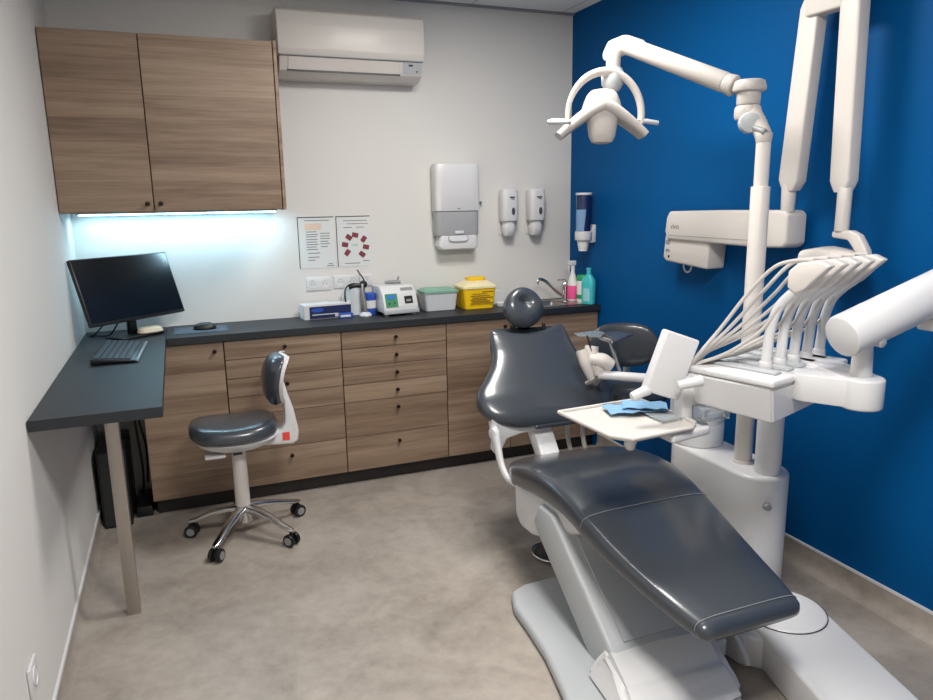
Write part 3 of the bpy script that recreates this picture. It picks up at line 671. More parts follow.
# backrest pad: curved, convex towards -x
bm = B(); bs = [(.842, .645, .05, .018), (.826, .69, .095, .026), (.822, .75, .125, .030), (.834, .81, .130, .030), (.856, .852, .11, .024), (.872, .868, .07, .014)]
A = smooth_path([(b[0], b[1], 0) for b in bs], 5); D = smooth_path([(b[2], b[3], 0) for b in bs], 5); secs = []
for i in range(len(A)):
    d = (A[min(i+1, len(A)-1)]-A[max(i-1, 0)]).normalized(); nrm = Vector((-d.y, 0, d.x))
    f = 1
    secs.append((Vector((A[i].x, sc.y, A[i].y)), (0, 1, 0), nrm, D[i].x, D[i].y, 2.6, Vector((.03, 0, 0))))
s0, s1 = secs[0], secs[-1]
secs = [(s0[0]-Vector((-.004, 0, .016)), s0[1], s0[2], s0[3]*.4, s0[4]*.2, 2.4, s0[6]*.2)]+secs+[(s1[0]+Vector((.006, 0, .007)), s1[1], s1[2], s1[3]*.5, s1[4]*.2, 2.4, s1[6]*.4)]
loft(bm, secs, 36); obj('backrest', bm, LEATHER, t)
bm = B(); secs2 = [(s[0]+Vector((.018, 0, 0)), s[1], s[2], s[3]*1.02, max(s[4]*.75, .004), 2.6, s[6]) for s in secs]; loft(bm, secs2, 36); obj('backrest_shell', bm, WHITE, t)
cxy = Vector((.668, -.765, 0))
bm = B(); cyl(bm, (cxy.x-.004, cxy.y, .16), (cxy.x-.004, cxy.y, .45), .035, .032, 28, .003); obj('column', bm, WARMWHITE, t)
bm = B(); cyl(bm, (cxy.x, cxy.y, .075), (cxy.x, cxy.y, .16), .036, .026, 24, .003); obj('hub', bm, CHROME, t)
ft = [(.427, -.671), (.521, -.985), (.855, -.965), (.935, -.640), (.665, -.44)]
for fx, fy in ft:
    d = Vector((fx-cxy.x, fy-cxy.y, 0)); L = d.length; d.normalize(); side = Vector((-d.y, d.x, 0))
    bm = B(); secs = []
    for s_, z, a_, b_ in ((.02, .140, .024, .022), (.08, .137, .022, .018), (.16, .118, .020, .014), (L-.03, .086, .018, .012), (L, .078, .016, .010), (L+.014, .076, .009, .006)):
        secs.append((cxy+d*s_+Vector((0, 0, z)), side, (0, 0, 1), a_, b_, 2.6))
    loft(bm, secs, 20); lg = obj('leg', bm, CHROME, t)
    p = Vector((fx, fy, 0)); wd = Vector((math.cos(fx*40), math.sin(fx*40), 0)) if False else side
    bm = B(); cyl(bm, p+Vector((0, 0, .045)), p+Vector((0, 0, .075)), .008, n=12)
    for s_ in (-1, 1): 
        a_ = p+side*s_*.010; cyl(bm, a_+Vector((0, 0, .031)), a_+side*s_*.018+Vector((0, 0, .031)), .031, n=24, bev=.005); cyl(bm, a_+side*s_*.017+Vector((0, 0, .031)), a_+side*s_*.0195+Vector((0, 0, .031)), .019, n=20, mi=1)
    cst = obj('castor', bm, [BLACK, MGREY], lg)
for_hub = None

# ------------------------------------------------------------------ dental chair
CX = lambda y: 1.895+(y+2.5)*.07
t = thing('dental_chair', 'large reclined dental patient chair with glossy charcoal upholstery in the room centre', 'dental chair', (1.85, -2.1, 0))
DC = t
bm = B(); prism(bm, [(1.590, -1.805), (1.66, -1.775), (2.12, -1.76), (2.17, -1.82), (2.17, -2.1), (2.07, -2.3), (1.99, -2.60), (1.95, -2.80), (1.43, -2.80), (1.455, -2.52), (1.492, -2.38), (1.530, -2.2), (1.545, -2.05), (1.555, -1.90)], 0, .05, 'z', .018, 3); obj('base_plate', bm, LGREY, t)
# lift arm
bm = B(); prism(bm, [(-2.48, .055), (-2.28, .04), (-1.90, .315), (-1.86, .36), (-1.90, .44), (-2.0, .44), (-2.05, .405), (-2.40, .145), (-2.48, .12)], 1.657, 2.07, 'x', .012, 3); obj('lift_arm', bm, LGREY, t)
bm = B(); prism(bm, [(-2.395, .150), (-2.05, .405), (-2.055, .412), (-2.40, .157)], 1.715, 2.05, 'x'); obj('lift_arm_cover', bm, LGREY, t)
# motor housing at foot end
bm = B(); rings(bm, [[(1.555, -2.66, .045), (1.585, -2.36, .045), (1.665, -2.335, .045), (2.075, -2.36, .045), (1.995, -2.66, .045), (1.64, -2.72, .045)],
                     [(1.590, -2.60, .105), (1.625, -2.39, .115), (1.668, -2.355, .12), (2.055, -2.395, .12), (1.99, -2.60, .10), (1.66, -2.64, .10)],
                     [(1.605, -2.535, .130), (1.640, -2.40, .138), (1.672, -2.378, .142), (2.035, -2.42, .142), (1.975, -2.568, .134), (1.66, -2.56, .130)]])
bmesh.ops.bevel(bm, geom=bm.edges[:], offset=.018, segments=4, affect='EDGES'); obj('motor_housing', bm, WHITE, t)
bm = B(); tube(bm, [(2.083, -2.42, .11), (2.095, -2.44, .13), (2.10, -2.50, .12), (2.095, -2.55, .06)], .010); obj('side_cap', bm, LGREY, t)
# seat carrier
bm = B(); prism(bm, [(-1.62, .44), (-1.63, .29), (-1.68, .245), (-1.78, .25), (-1.92, .30), (-2.06, .375), (-2.24, .47), (-1.90, .49)], 1.685, 2.16, 'x', .03, 4); obj('seat_carrier', bm, WHITE, t)
bm = B(); prism(bm, [(-1.9, .46), (-1.9, .49), (-2.2, .49), (-2.70, .375), (-2.70, .355), (-2.2, .45)], 1.76, 2.02, 'x', .008, 2); obj('legrest_support', bm, BLACK, t)
# seat and legrest pads
SEAM = -2.215
def prof(y):
    tb = [(-1.51, .418, .240, .054), (-1.57, .431, .266, .062), (-1.70, .466, .274, .066), (-1.84, .496, .276, .066), (-1.98, .510, .273, .062), (-2.10, .504, .266, .056), (-2.215, .483, .260, .050), (-2.36, .453, .245, .044), (-2.52, .423, .222, .039), (-2.66, .402, .198, .036), (-2.735, .391, .180, .034)]
    return tb
tb = prof(0)
st = [(CX(y)+max(0, -2.3-y)*.04, y, z, a, b) for y, z, a, b in tb]
bm = B(); pad(bm, st[:7], e=4.4, round1=False); obj('seat_cushion', bm, LEATHER, t, angle=60)
bm = B(); pad(bm, [(st[6][0], st[6][1]-.001, st[6][2], st[6][3], st[6][4])]+st[7:], e=4.4, round0=False); lr = obj('legrest_cushion', bm, LEATHER, t, angle=60)
def seam(y, z, a, b, parent, tilt=0, e=4.4):
    bm = B(); pts = []
    for j in range(0, 25):
        th = math.pi*(1-j/24); x = sq(math.cos(th), 2/e); q = sq(math.sin(th), 2/e)
        pts.append((CX(y)+max(0, -2.3-y)*.04+a*x, y+tilt*q*b, z+b*q*1.0))
    tube(bm, pts, .0012, n=6, smooth=False); return obj('seam', bm, STITCH, parent)
seam(-2.213, .4838, .2608, .0508, lr, -.25)
seam(-2.728, .3925, .1835, .0352, lr, -.15)
# backrest
st = [(1.976, -1.462, .590, .11, .014, 0), (1.976, -1.455, .598, .185, .026, 0), (1.975, -1.441, .613, .250, .038, 0), (1.974, -1.421, .634, .298, .048, 0), (1.973, -1.393, .662, .326, .052, 0), (1.974, -1.36, .697, .337, .054, 0), (1.976, -1.32, .735, .318, .052, 0), (1.982, -1.28, .78, .272, .048, 0), (1.988, -1.24, .825, .232, .045, 0), (1.990, -1.205, .865, .212, .042, .005), (1.990, -1.18, .90, .204, .036, .018), (1.990, -1.165, .925, .194, .026, .032)]
bm = B(); pad(bm, st, e=3.4); obj('backrest', bm, LEATHER, t, angle=60)
st2 = [(s[0], s[1]+.035, s[2]-.012, s[3]*.94, .02, s[5]) for s in st[1:-1]]
bm = B(); pad(bm, st2, e=3); obj('backrest_shell', bm, WHITE, t)
bm = B(); prism(bm, [(-1.30, .70), (-1.36, .64), (-1.50, .47), (-1.56, .44), (-1.56, .40), (-1.46, .42), (-1.28, .62), (-1.23, .70)], 1.88, 1.975, 'x', .01, 2); obj('back_support', bm, WHITE, t)
# left side hinge strap
bm = B(); tube(bm, [(1.715, -1.33, .66), (1.700, -1.385, .62), (1.690, -1.43, .58), (1.690, -1.46, .52), (1.690, -1.50, .45), (1.695, -1.56, .41), (1.72, -1.64, .405)], [.020, .026, .028, .023, .020, .018, .016], n=14, flat=.7, up=(1, 0, 0)); obj('armrest_bracket', bm, WHITE, t)
bm = B(); prism(bm, [(1.675, .655), (1.80, .60), (1.96, .585), (1.96, .555), (1.82, .555), (1.75, .54), (1.728, .50), (1.70, .47), (1.678, .50), (1.685, .56)], -1.43, -1.40, 'y', .008, 3); obj('hinge_plate', bm, WHITE, t)
bm = B(); cyl(bm, (1.672, -1.435, .575), (1.70, -1.43, .575), .028, .028, 24, .006); obj('hinge_cap', bm, WHITE, t)
# headrest
hc = Vector((1.972, -1.135, 1.067))
t3 = bmesh.new(); bmesh.ops.create_uvsphere(t3, u_segments=40, v_segments=28, radius=1)
Mh = Matrix.Translation(hc) @ Matrix.Rotation(rad(-14), 4, 'X')
for v in t3.verts:
    x, y, z = v.co; k = 1-.12*max(z, 0)
    p = Vector((.103*x*k, .050*sq(y, .85), .097*z))
    if y < 0: p.y += .034*math.exp(-((p.x/.036)**2+((p.z-.022)/.034)**2))
    v.co = p
bm = B(); merge(bm, t3, Mh); hr = obj('headrest', bm, LEATHER, t, angle=60)
bm = B(); box(bm, 1.955, 2.005, -1.13, -1.11, .86, 1.03, .004, 2); obj('headrest_bar', bm, BLACK, t)
bm = B(); cyl(bm, (1.925, -1.13, .94), (1.925, -1.12, .985), .012, n=12); cyl(bm, (2.075, -1.15, .955), (2.075, -1.145, .985), .009, n=12); obj('release_knob', bm, BLACK, t)
# foot control
t = thing('foot_control', 'round black foot pedal with chrome rim on the floor behind the chair base', 'foot control', (1.93, -1.52, 0))
bm = B(); lathe(bm, (1.93, -1.53, 0), [(.085, 0), (.09, .005), (.085, .02), (.06, .035), (.02, .042), (0, .043)]); obj('pedal', bm, BLACK, t)
bm = B(); tube(bm, [(1.93+.098*math.cos(a_), -1.53+.098*math.sin(a_), .016) for a_ in [2*math.pi*j/24 for j in range(24)]], .005, closed=True, k=2, n=8); obj('rim', bm, CHROME, t)

# ------------------------------------------------------------------ dental unit: pedestal and foot
t = thing('dental_unit', 'tall white dental unit pedestal with cuspidor drum and tubes beside the blue wall', 'dental unit', (2.5, -1.93, 0))
def capsule(c0, c1, r, n=14):
    c0 = Vector(c0); c1 = Vector(c1); d = (c1-c0).normalized(); a0 = math.atan2(d.y, d.x); out = []
    for i in range(n+1): a = a0-math.pi/2+math.pi*i/n; out.append((c1.x+r*math.cos(a), c1.y+r*math.sin(a)))
    for i in range(n+1): a = a0+math.pi/2+math.pi*i/n; out.append((c0.x+r*math.cos(a), c0.y+r*math.sin(a)))
    return out
bm = B(); prism(bm, capsule((2.505, -2.125), (2.505, -1.765), .108), .05, .53, 'z', .016, 4, bevall=False); obj('pedestal_body', bm, WHITE, t)
bm = B(); lathe(bm, (2.505, -1.765, 0), [(.09, .531), (.104, .533), (.104, .625), (.103, .627), (.104, .629), (.104, .70), (.098, .715), (0, .716)], 40); obj('cuspidor_drum', bm, WHITE, t)
bm = B(); lathe(bm, (2.505, -1.765, .717), [(.10, 0), (.125, .02), (.13, .05), (.124, .05), (.10, .02), (.02, .008), (0, .008)], 40); obj('cuspidor_bowl', bm, CLEAR, t)
bm = B(); cyl(bm, (2.50, -2.04, .53), (2.50, -2.04, .54), .042, .040, 28); cyl(bm, (2.50, -2.04, .535), (2.50, -2.04, 1.60), .034, .034, 28, .002); cyl(bm, (2.50, -2.04, 1.60), (2.50, -2.04, 1.76), .026, .026, 28); obj('lamp_column', bm, WARMWHITE, t)
bm = B(); cyl(bm, (2.505, -2.165, .53), (2.505, -2.165, .90), .048, .048, 28, .002); obj('support_column', bm, WHITE, t)
bm = B(); cyl(bm, (2.46, -2.215, .42), (2.452, -2.238, .42), .016, .014, n=20, bev=.003); obj('side_button', bm, MGREY, t)
bm = B(); prism(bm, capsule((2.225, -2.90), (2.345, -2.46), .142), 0, .135, 'z', .014, 4, bevall=False); obj('foot_housing', bm, WHITE, t)
bm = B(); lathe(bm, (2.345, -2.44, 0), [(.143, .0), (.146, .125), (.143, .137), (.139, .1415), (.13, .144), (.02, .147), (0, .147)], 48); obj('swivel_cover', bm, WHITE, t)
bm = B(); lathe(bm, (2.345, -2.44, 0), [(.141, .1372), (.1445, .1372), (.1445, .1392), (.141, .1392)], 48); obj('cover_gap', bm, DARKRUB, t)
bm = B(); prism(bm, [(2.20, -2.12), (2.42, -2.16), (2.42, -2.50), (2.22, -2.56), (2.13, -2.47), (2.11, -2.32)], 0, .115, 'z', .012, 3); obj('link_housing', bm, WHITE, t)

# ------------------------------------------------------------------ operating lamp
t = thing('operating_lamp', 'white overhead operating lamp on a jointed arm above the headrest', 'operating lamp', (2.5, -2.04, 1.79))
P0 = Vector((2.50, -2.04, 1.755)); J = Vector((2.50, -1.95, 1.897))
bm = B(); cyl(bm, P0-Vector((0, 0, .0)), P0+Vector((0, 0, .035)), .028, .03, 24, .004); tube(bm, [P0+Vector((0, 0, .02)), P0+Vector((.005, .03, .06)), J+Vector((.0, -.015, -.02))], [.030, .030, .034], n=20); obj('elbow', bm, LAMPW, t)
bm = B(); cyl(bm, P0+Vector((-.018, -.024, .035)), J+Vector((-.018, -.026, -.075)), .012, .012, 16, .003); obj('elbow_insert', bm, MGREY, t)
bm = B(); cyl(bm, J+Vector((0, 0, -.055)), J+Vector((0, 0, .0)), .048, .048, 28, .014); cyl(bm, J+Vector((0, 0, 0)), J+Vector((0, 0, .05)), .042, .044, 28, .004); cyl(bm, J+Vector((0, 0, .045)), J+Vector((0, 0, .088)), .062, .058, 32, .012); obj('joint_hub', bm, LAMPW, t)
bm = B(); cyl(bm, J+Vector((-.01, -.02, -.065)), J+Vector((-.036, -.056, -.068)), .040, .036, n=28, bev=.006); obj('joint_cap', bm, LGREY, t)
A0 = J+Vector((-.03, .04, .07)); A1 = Vector((2.275, -1.47, 2.185))
bm = B(); cyl(bm, A0, A0+(A1-A0)*.12, .040, .034, 24, .008); cyl(bm, A0+(A1-A0)*.08, A1, .038, .034, 24, .004); obj('spring_arm', bm, LAMPW, t)
bm = B(); loft(bm, [(A1+Vector((dx, dy, dz)), (0, 0, 1), (.84, -.5, 0), a, b, 2.4) for dx, dy, dz, a, b in ((.03, -.05, -.02, .034, .034), (0, 0, .0, .038, .036), (-.03, .035, -.012, .038, .034), (-.055, .045, -.035, .022, .02))], 24); cyl(bm, A1+Vector((-.035, .03, -.02)), A1+Vector((-.035, .03, -.10)), .030, .030, 24, .004); obj('head_joint', bm, LAMPW, t)
HC = Vector((2.235, -1.445, 2.05))
bm = B(); loft(bm, [(HC+Vector((.0, 0, dz)), (1, 0, 0), (0, 1, 0), a, a, 2) for dz, a in ((.045, .038), (.02, .048), (-.02, .045), (-.045, .030), (-.055, .012))], 28); obj('lower_hub', bm, LGREY, t)
bm = B(); cyl(bm, HC+Vector((.01, -.01, -.05)), HC+Vector((.03, -.01, -.10)), .004, n=10); obj('stem', bm, LGREY, t)
# yoke arc in the plane facing the viewer
ux = Vector((.93, -.36, 0)).normalized(); LC = Vector((2.175, -1.46, 1.90))
yk = []
for k_ in range(0, 15):
    a_ = rad(190-200*k_/14); yk.append(LC+ux*(.012+.155*math.cos(a_))+Vector((0, 0, .178*math.sin(a_)+.0)))
bm = B(); tube(bm, yk, [.009, .012, .016, .018, .016, .016, .015], n=14, k=3, flat=.7); obj('yoke', bm, LAMPW, t)
# reflector body: wing
bm = B()
n_ = 14
def wing(s):  # s in -1..1 -> centre, half depth, half thickness
    zc = LC.z-.050+.092*(1-abs(s)**1.4)-.028*abs(s)
    return LC+ux*(s*.178)+Vector((0, 0, zc-LC.z))
nrm = Vector((ux.y, -ux.x, 0))   # toward viewer (-y)
if nrm.y > 0: nrm = -nrm
secs = []
for i in range(17):
    s = -1+2*i/16; c_ = wing(s); d_ = (wing(min(s+.05, 1))-wing(max(s-.05, -1))).normalized(); v_ = nrm.cross(d_)
    if v_.z < 0: v_ = -v_
    secs.append((c_, nrm, v_, .088-.025*abs(s), .019+.012*(1-abs(s)), 3))
loft(bm, secs, 28); lh = obj('reflector_wing', bm, LAMPW, t)
bm = B(); loft(bm, [(LC+Vector((0, 0, z))-nrm*.0, ux, nrm, a, b, 3) for z, a, b in ((.02, .085, .07), (.06, .072, .066), (.088, .060, .058), (.102, .045, .045), (.108, .02, .02))], 32); obj('lamp_dome', bm, LAMPW, t)
bm = B(); loft(bm, [(LC+nrm*.02+Vector((0, 0, z)), ux, nrm, a, b, 3) for z, a, b in ((-.112, .02, .02), (-.105, .042, .035), (-.08, .054, .045), (-.02, .062, .05), (.03, .06, .05))], 32); obj('lamp_heart', bm, LAMPW, t)
for sg in (-1, 1):
    bm = B(); c_ = LC+ux*(sg*.118)+Vector((0, 0, -.012))+nrm*.0
    d_ = (ux*sg+Vector((0, 0, -.72))).normalized(); v_ = Vector((0, 0, 1))
    loft(bm, [(c_+Vector((0, 0, -.012-q)), d_, nrm, a, b, 3) for q, a, b in ((.008, .044, .05), (.016, .040, .045))], 24); obj('reflector', bm, RUBY, lh)
    bm = B(); h0 = LC+ux*(sg*.150)+Vector((0, 0, -.015)); 
    if sg > 0: cyl(bm, h0, h0+ux*.09+Vector((0, 0, -.015)), .011, .010, 16, .003)
    else: tube(bm, [h0, h0+ux*-.05+nrm*.015+Vector((0, 0, .0)), h0+ux*-.075+nrm*.05+Vector((0, 0, -.008)), h0+ux*-.045+nrm*.085+Vector((0, 0, -.014)), h0+ux*.01+nrm*.075+Vector((0, 0, -.012))], .009, n=12)
    obj('handle', bm, LGREY, lh)

# ------------------------------------------------------------------ delivery console
a16 = rad(16); LX = Vector((math.cos(a16), math.sin(a16), 0)); LY = Vector((-math.sin(a16), math.cos(a16), 0)); K0 = Vector((2.098, -2.564, 0))
MC = Matrix((LX, LY, Vector((0, 0, 1)))).transposed().to_4x4(); MC.translation = K0
def kp(x, y, z): return K0+LX*x+LY*y+Vector((0, 0, z))
t = thing('delivery_console', 'white instrument delivery console with five whip arms on a thick swing arm', 'instrument console', kp(.2, .15, .9))
bm = B()
rings(bm, [[MC @ Vector(p) for p in ((.035, .010, .880), (.43, .010, .905), (.43, .30, .905), (.01, .30, .895))],
           [MC @ Vector(p) for p in ((.0, .0, .998), (.47, .0, .998), (.47, .30, .998), (-.01, .30, .998))]])
bmesh.ops.bevel(bm, geom=bm.edges[:], offset=.006, segments=3, affect='EDGES'); obj('console_body', bm, WHITE, t)
bm = B(); box(bm, -.004, .47, -.004, .302, 1.0, 1.024, .008, 3, MC); obj('console_top', bm, WHITE, t)
for i in range(5):
    x = .085+i*.076
    bm = B(); box(bm, x-.02, x+.02, .03, .28, 1.024, 1.034, .004, 2, MC); obj('instrument_channel', bm, LGREY, t)
for i in range(5):
    x = .128+i*.078; y0 = .10-.004*i
    pts = [(0, 0), (.004, .06), (.010, .13), (.030, .195), (.062, .235), (.092, .262), (.115, .285)]
    bm = B(); tube(bm, [kp(x, y0-s, 1.03+h) for s, h in pts], [.017, .016, .0155, .0155, .016, .017, .016], n=16, k=5); wa = obj('whip_arm', bm, WHITE, t)
    bm = B(); cyl(bm, kp(x, y0, 1.026), kp(x, y0, 1.05), .022, .020, 20, .003); obj('whip_base', bm, WHITE, wa)
    bm = B(); prism(bm, [(-.050, .268), (-.058, .306), (-.030, .334), (-.10, .352), (-.165, .334), (-.185, .318), (-.130, .272), (-.085, .248)] if False else [(-.062, .262), (-.062, .312), (-.088, .336), (-.150, .350), (-.188, .334), (-.152, .300), (-.118, .262), (-.088, .244)], -.021, .021, 'x', .007, 3, Matrix.Translation(kp(x, y0, 1.03)) @ Matrix.Rotation(a16, 4, 'Z'))
    obj('whip_head', bm, WARMWHITE, wa)
    q = i*.012
    bm = B(); tube(bm, [kp(x, y0-.13, 1.03+.348), kp(x-.004, y0-.07, 1.03+.343), kp(x-.012, y0-.01, 1.03+.318), kp(x*.80, y0+.06, 1.03+.235-q), kp(x*.45+.01, y0+.13, 1.03+.115-q*.6), kp(.01+q, .265, 1.03+.035), kp(.0+q, .29, 1.022)], .0060, n=10); obj('hose', bm, TUBE, wa)
    bm = B(); tube(bm, [kp(x-.005, y0-.07, 1.03+.245), kp(x-.010, y0-.035, 1.03+.195), kp(x-.022, y0+.01, 1.03+.12-q*.3), kp(x*.62, y0+.08, 1.03+.055), kp(x*.3+.02, y0+.13, 1.03+.022), kp(.03+q, .262, 1.036), kp(.02+q, .285, 1.022)], .0058, n=10); obj('hose', bm, TUBE, wa)
# monitor-like screen slab at the left end
SM = Matrix.Translation(Vector((1.945, -2.275, 1.03))) @ Matrix.Rotation(rad(-8), 4, 'Z') @ Matrix.Rotation(rad(20), 4, 'Y')
bm = B(); prism(bm, [(-.055, -.105), (.055, -.105), (.062, .10), (.052, .112), (-.052, .112), (-.062, .10)], -.02, .02, 'z', .0)if False else box(bm, -.064, .064, -.02, .02, -.105, .105, .008, 3, SM)
sp = obj('side_screen', bm, WHITE, t)
bm = B(); cyl(bm, (1.93, -2.335, .975), (2.005, -2.365, .992), .015, .019, 20, .005); obj('screen_handle', bm, WHITE, sp)
bm = B(); cyl(bm, (1.87, -2.27, .955), (1.805, -2.265, .935), .018, .014, 18, .005); obj('lower_handle', bm, WHITE, sp)
bm = B(); box(bm, 1.985, 2.045, -2.30, -2.25, .83, .99, .006, 2); obj('screen_mount', bm, WHITE, t)
# linking block, post and swing arm
bm = B(); prism(bm, capsule((2.345, -2.665), (2.43, -2.40), .06), .94, 1.034, 'z', .008, 3, bevall=False); obj('pivot_block', bm, WHITE, t)
bm = B(); prism(bm, capsule((2.34, -2.65), (2.27, -2.54), .052), .945, 1.030, 'z', .005, 2, bevall=False); obj('pivot_bridge', bm, WHITE, t)
pp = Vector((2.352, -2.65, 0))
bm = B(); cyl(bm, pp+Vector((0, 0, 1.03)), pp+Vector((0, 0, 1.11)), .031, .028, 24, .003); cyl(bm, pp+Vector((0, 0, 1.08)), pp+Vector((0, 0, 1.15)), .028, .026, 24, .003); obj('pivot_post', bm, WHITE, t)
E0 = Vector((2.240, -2.665, 1.163)); E1 = Vector((2.80, -2.70, 1.345))
bm = B(); cyl(bm, E0, E1, .064, .066, 40, .01); obj('swing_arm', bm, WHITE, t)
bm = B(); cyl(bm, pp+Vector((-.012, -.035, 1.152)), pp+Vector((-.012, -.074, 1.146)), .016, .014, 18, .003); obj('arm_button', bm, LGREY, t)
bm = B(); box(bm, 2.55, 2.80, -2.74, -2.66, 1.16, 1.20, .01, 3, ); obj('arm_undercover', bm, WHITE, t)
bm = B(); box(bm, 2.78, W-.001, -2.80, -2.60, 1.12, 1.42, .02, 3); obj('wall_mount', bm, WHITE, t)
# tray
bm = B(); tc_ = [(1.655, -2.055), (2.00, -2.035), (2.00, -2.345), (1.955, -2.385), (1.72, -2.405), (1.675, -2.35)]
prism(bm, tc_, .836, .842, 'z', .002, 1); obj_t = obj('tray', bm, TRAYM, t)
bm = B()
rim = [Vector((x, y, .846)) for x, y in tc_]
tube(bm, [r_ for r_ in rim]+[rim[0]], .0065, n=8, smooth=False); obj('tray_rim', bm, TRAYM, obj_t)
bm = B(); prism(bm, [(1.88, -2.39), (2.05, -2.36), (2.09, -2.29), (2.09, -2.24), (1.98, -2.26), (1.88, -2.28)], .80, .832, 'z', .01, 3); obj('tray_holder', bm, WHITE, t)
bm = B(); cyl(bm, (1.78, -2.31, .835), (1.775, -2.31, .775), .026, .014, 20, .004); obj('tray_knob', bm, WHITE, t)
bm = B(); box(bm, 2.02, 2.13, -2.36, -2.30, .845, .89, .004, 2); obj('clear_holder', bm, CLEAR, t)
bm = B(); prism(bm, [(1.83, -2.05), (2.00, -2.045), (2.00, -2.30), (1.90, -2.31), (1.90, -2.12)], .8495, .852, 'z'); obj('tray_insert', bm, CLEAR, t)
# blue sheets on the tray
def sheet(x0, y0, wx, wy, rz, z, name, label):
    bm = B(); nx, ny = 8, 6; vs = []
    for i in range(nx+1):
        vs.append([bm.verts.new((x0+(i/nx-.5)*wx*math.cos(rz)-(j/ny-.5)*wy*math.sin(rz), y0+(i/nx-.5)*wx*math.sin(rz)+(j/ny-.5)*wy*math.cos(rz), z+.006*math.sin(i*1.1+j*.6)**2)) for j in range(ny+1)])
    for i in range(nx):
        for j in range(ny): bm.faces.new((vs[i][j], vs[i+1][j], vs[i+1][j+1], vs[i][j+1]))
    r_ = bmesh.ops.extrude_face_region(bm, geom=bm.faces[:])
    for v in [g for g in r_['geom'] if isinstance(g, bmesh.types.BMVert)]: v.co.z += .002
    return single(name, bm, BLUEPAPER, label, 'paper sheet')
sheet(1.895, -2.155, .20, .10, rad(-14), .853, 'paper_sheet', 'folded blue sheet lying flat on the tray, lower of the two')
sheet(1.93, -2.165, .15, .09, rad(-32), .863, 'paper_sheet', 'crumpled blue sheet on top of the other by the console')

# ------------------------------------------------------------------ assistant side
t = thing('suction_holder', 'white suction handle holder on an arm behind the backrest', 'instrument holder', (2.25, -1.5, .7))
bm = B(); cyl(bm, (2.165, -1.49, .80), (2.46, -1.62, .772), .020, .022, 20, .004); obj('holder_arm', bm, WHITE, t)
bm = B(); cyl(bm, (2.46, -1.66, .55), (2.46, -1.66, .80), .022, .022, 20, .004); obj('arm_post', bm, WHITE, t)
bm = B(); tube(bm, [(2.225, -1.50, .835), (2.185, -1.49, .86), (2.13, -1.47, .872)], [.030, .036, .026], n=16); obj('suction_handle', bm, WARMWHITE, t)
bm = B(); tube(bm, [(2.175, -1.49, .80), (2.165, -1.48, .84), (2.15, -1.46, .89), (2.155, -1.455, .925)], [.024, .028, .032, .030], n=16); obj('suction_handle', bm, WARMWHITE, t)
bm = B(); tube(bm, [(2.14, -1.48, .78), (2.115, -1.47, .85), (2.105, -1.45, .91)], [.016, .026, .028], n=14); obj('suction_handle', bm, WARMWHITE, t)
bm = B(); cyl(bm, (2.148, -1.50, .845), (2.125, -1.46, .975), .004, n=8); obj('syringe_tip', bm, BLACK, t)
for x, y in ((2.13, -1.30), (2.20, -1.32)):
    bm = B(); tube(bm, [(2.20, -1.46, .78), (x+.02, y-.04, .69), (x, y, .55), (x+.01, y, .40), (x+.06, y-.10, .16), (x+.12, y-.28, .10), (2.38, -1.74, .12)], .011, n=12); obj('suction_hose', bm, TUBE, t)
t = thing('glass_tray', 'thin smoked glass shelf cantilevered beside the backrest', 'tray', (2.25, -1.38, .95))
bm = B(); prism(bm, [(2.29, -1.33), (2.37, -1.31), (2.40, -1.41), (2.235, -1.52)], .942, .952, 'z', .001, 1); obj('glass', bm, GLASSD, t)
bm = B(); prism(bm, [(2.17, -1.27), (2.30, -1.25), (2.31, -1.32), (2.235, -1.39), (2.16, -1.33)], .944, .950, 'z', .001, 1); obj('clear_plate', bm, CLEAR, t)
bm = B(); box(bm, 2.255, 2.29, -1.46, -1.34, .925, .943, .003, 1); cyl(bm, (2.26, -1.53, .80), (2.27, -1.42, .93), .009, n=12); obj('clamp', bm, CHROME, t)
# assistant stool
t = thing('assistant_stool', 'dark grey stool with wide curved backrest half hidden by the blue wall', 'stool', (2.50, -1.27, 0))
bm = B(); loft(bm, [((2.50, -1.27, z), (1, 0, 0), (0, 1, 0), a, b, 2.5) for z, a, b in ((.60, .14, .14), (.605, .165, .165), (.63, .175, .175), (.655, .165, .165), (.668, .13, .13), (.672, .03, .03))], 36); obj('seat', bm, LEATHER, t)
bm = B(); bx = Vector((2.545, -1.11, .832)); secs = []
for i in range(13):
    q = -1+2*i/12; dd = Vector((.92, -.40, 0)); nn = Vector((-.40, -.92, 0))
    secs.append((bx+dd*(q*.178)+nn*(.05*q*q), nn, (0, 0, 1), .026*max(.25, math.sqrt(max(0, 1-q**4))), .115*max(.18, math.sqrt(max(0, 1-abs(q)**3.2))), 2.6))
loft(bm, secs, 28); obj('backrest', bm, LEATHER, t)
bm = B(); tube(bm, [(2.52, -1.20, .59), (2.62, -1.05, .60), (2.62, -1.045, .72), (2.575, -1.075, .84)], [.016, .018, .018, .014], n=12); obj('back_bracket', bm, WHITE, t)
bm = B(); cyl(bm, (2.50, -1.27, .14), (2.50, -1.27, .60), .03, .028, 20); obj('column', bm, WARMWHITE, t)
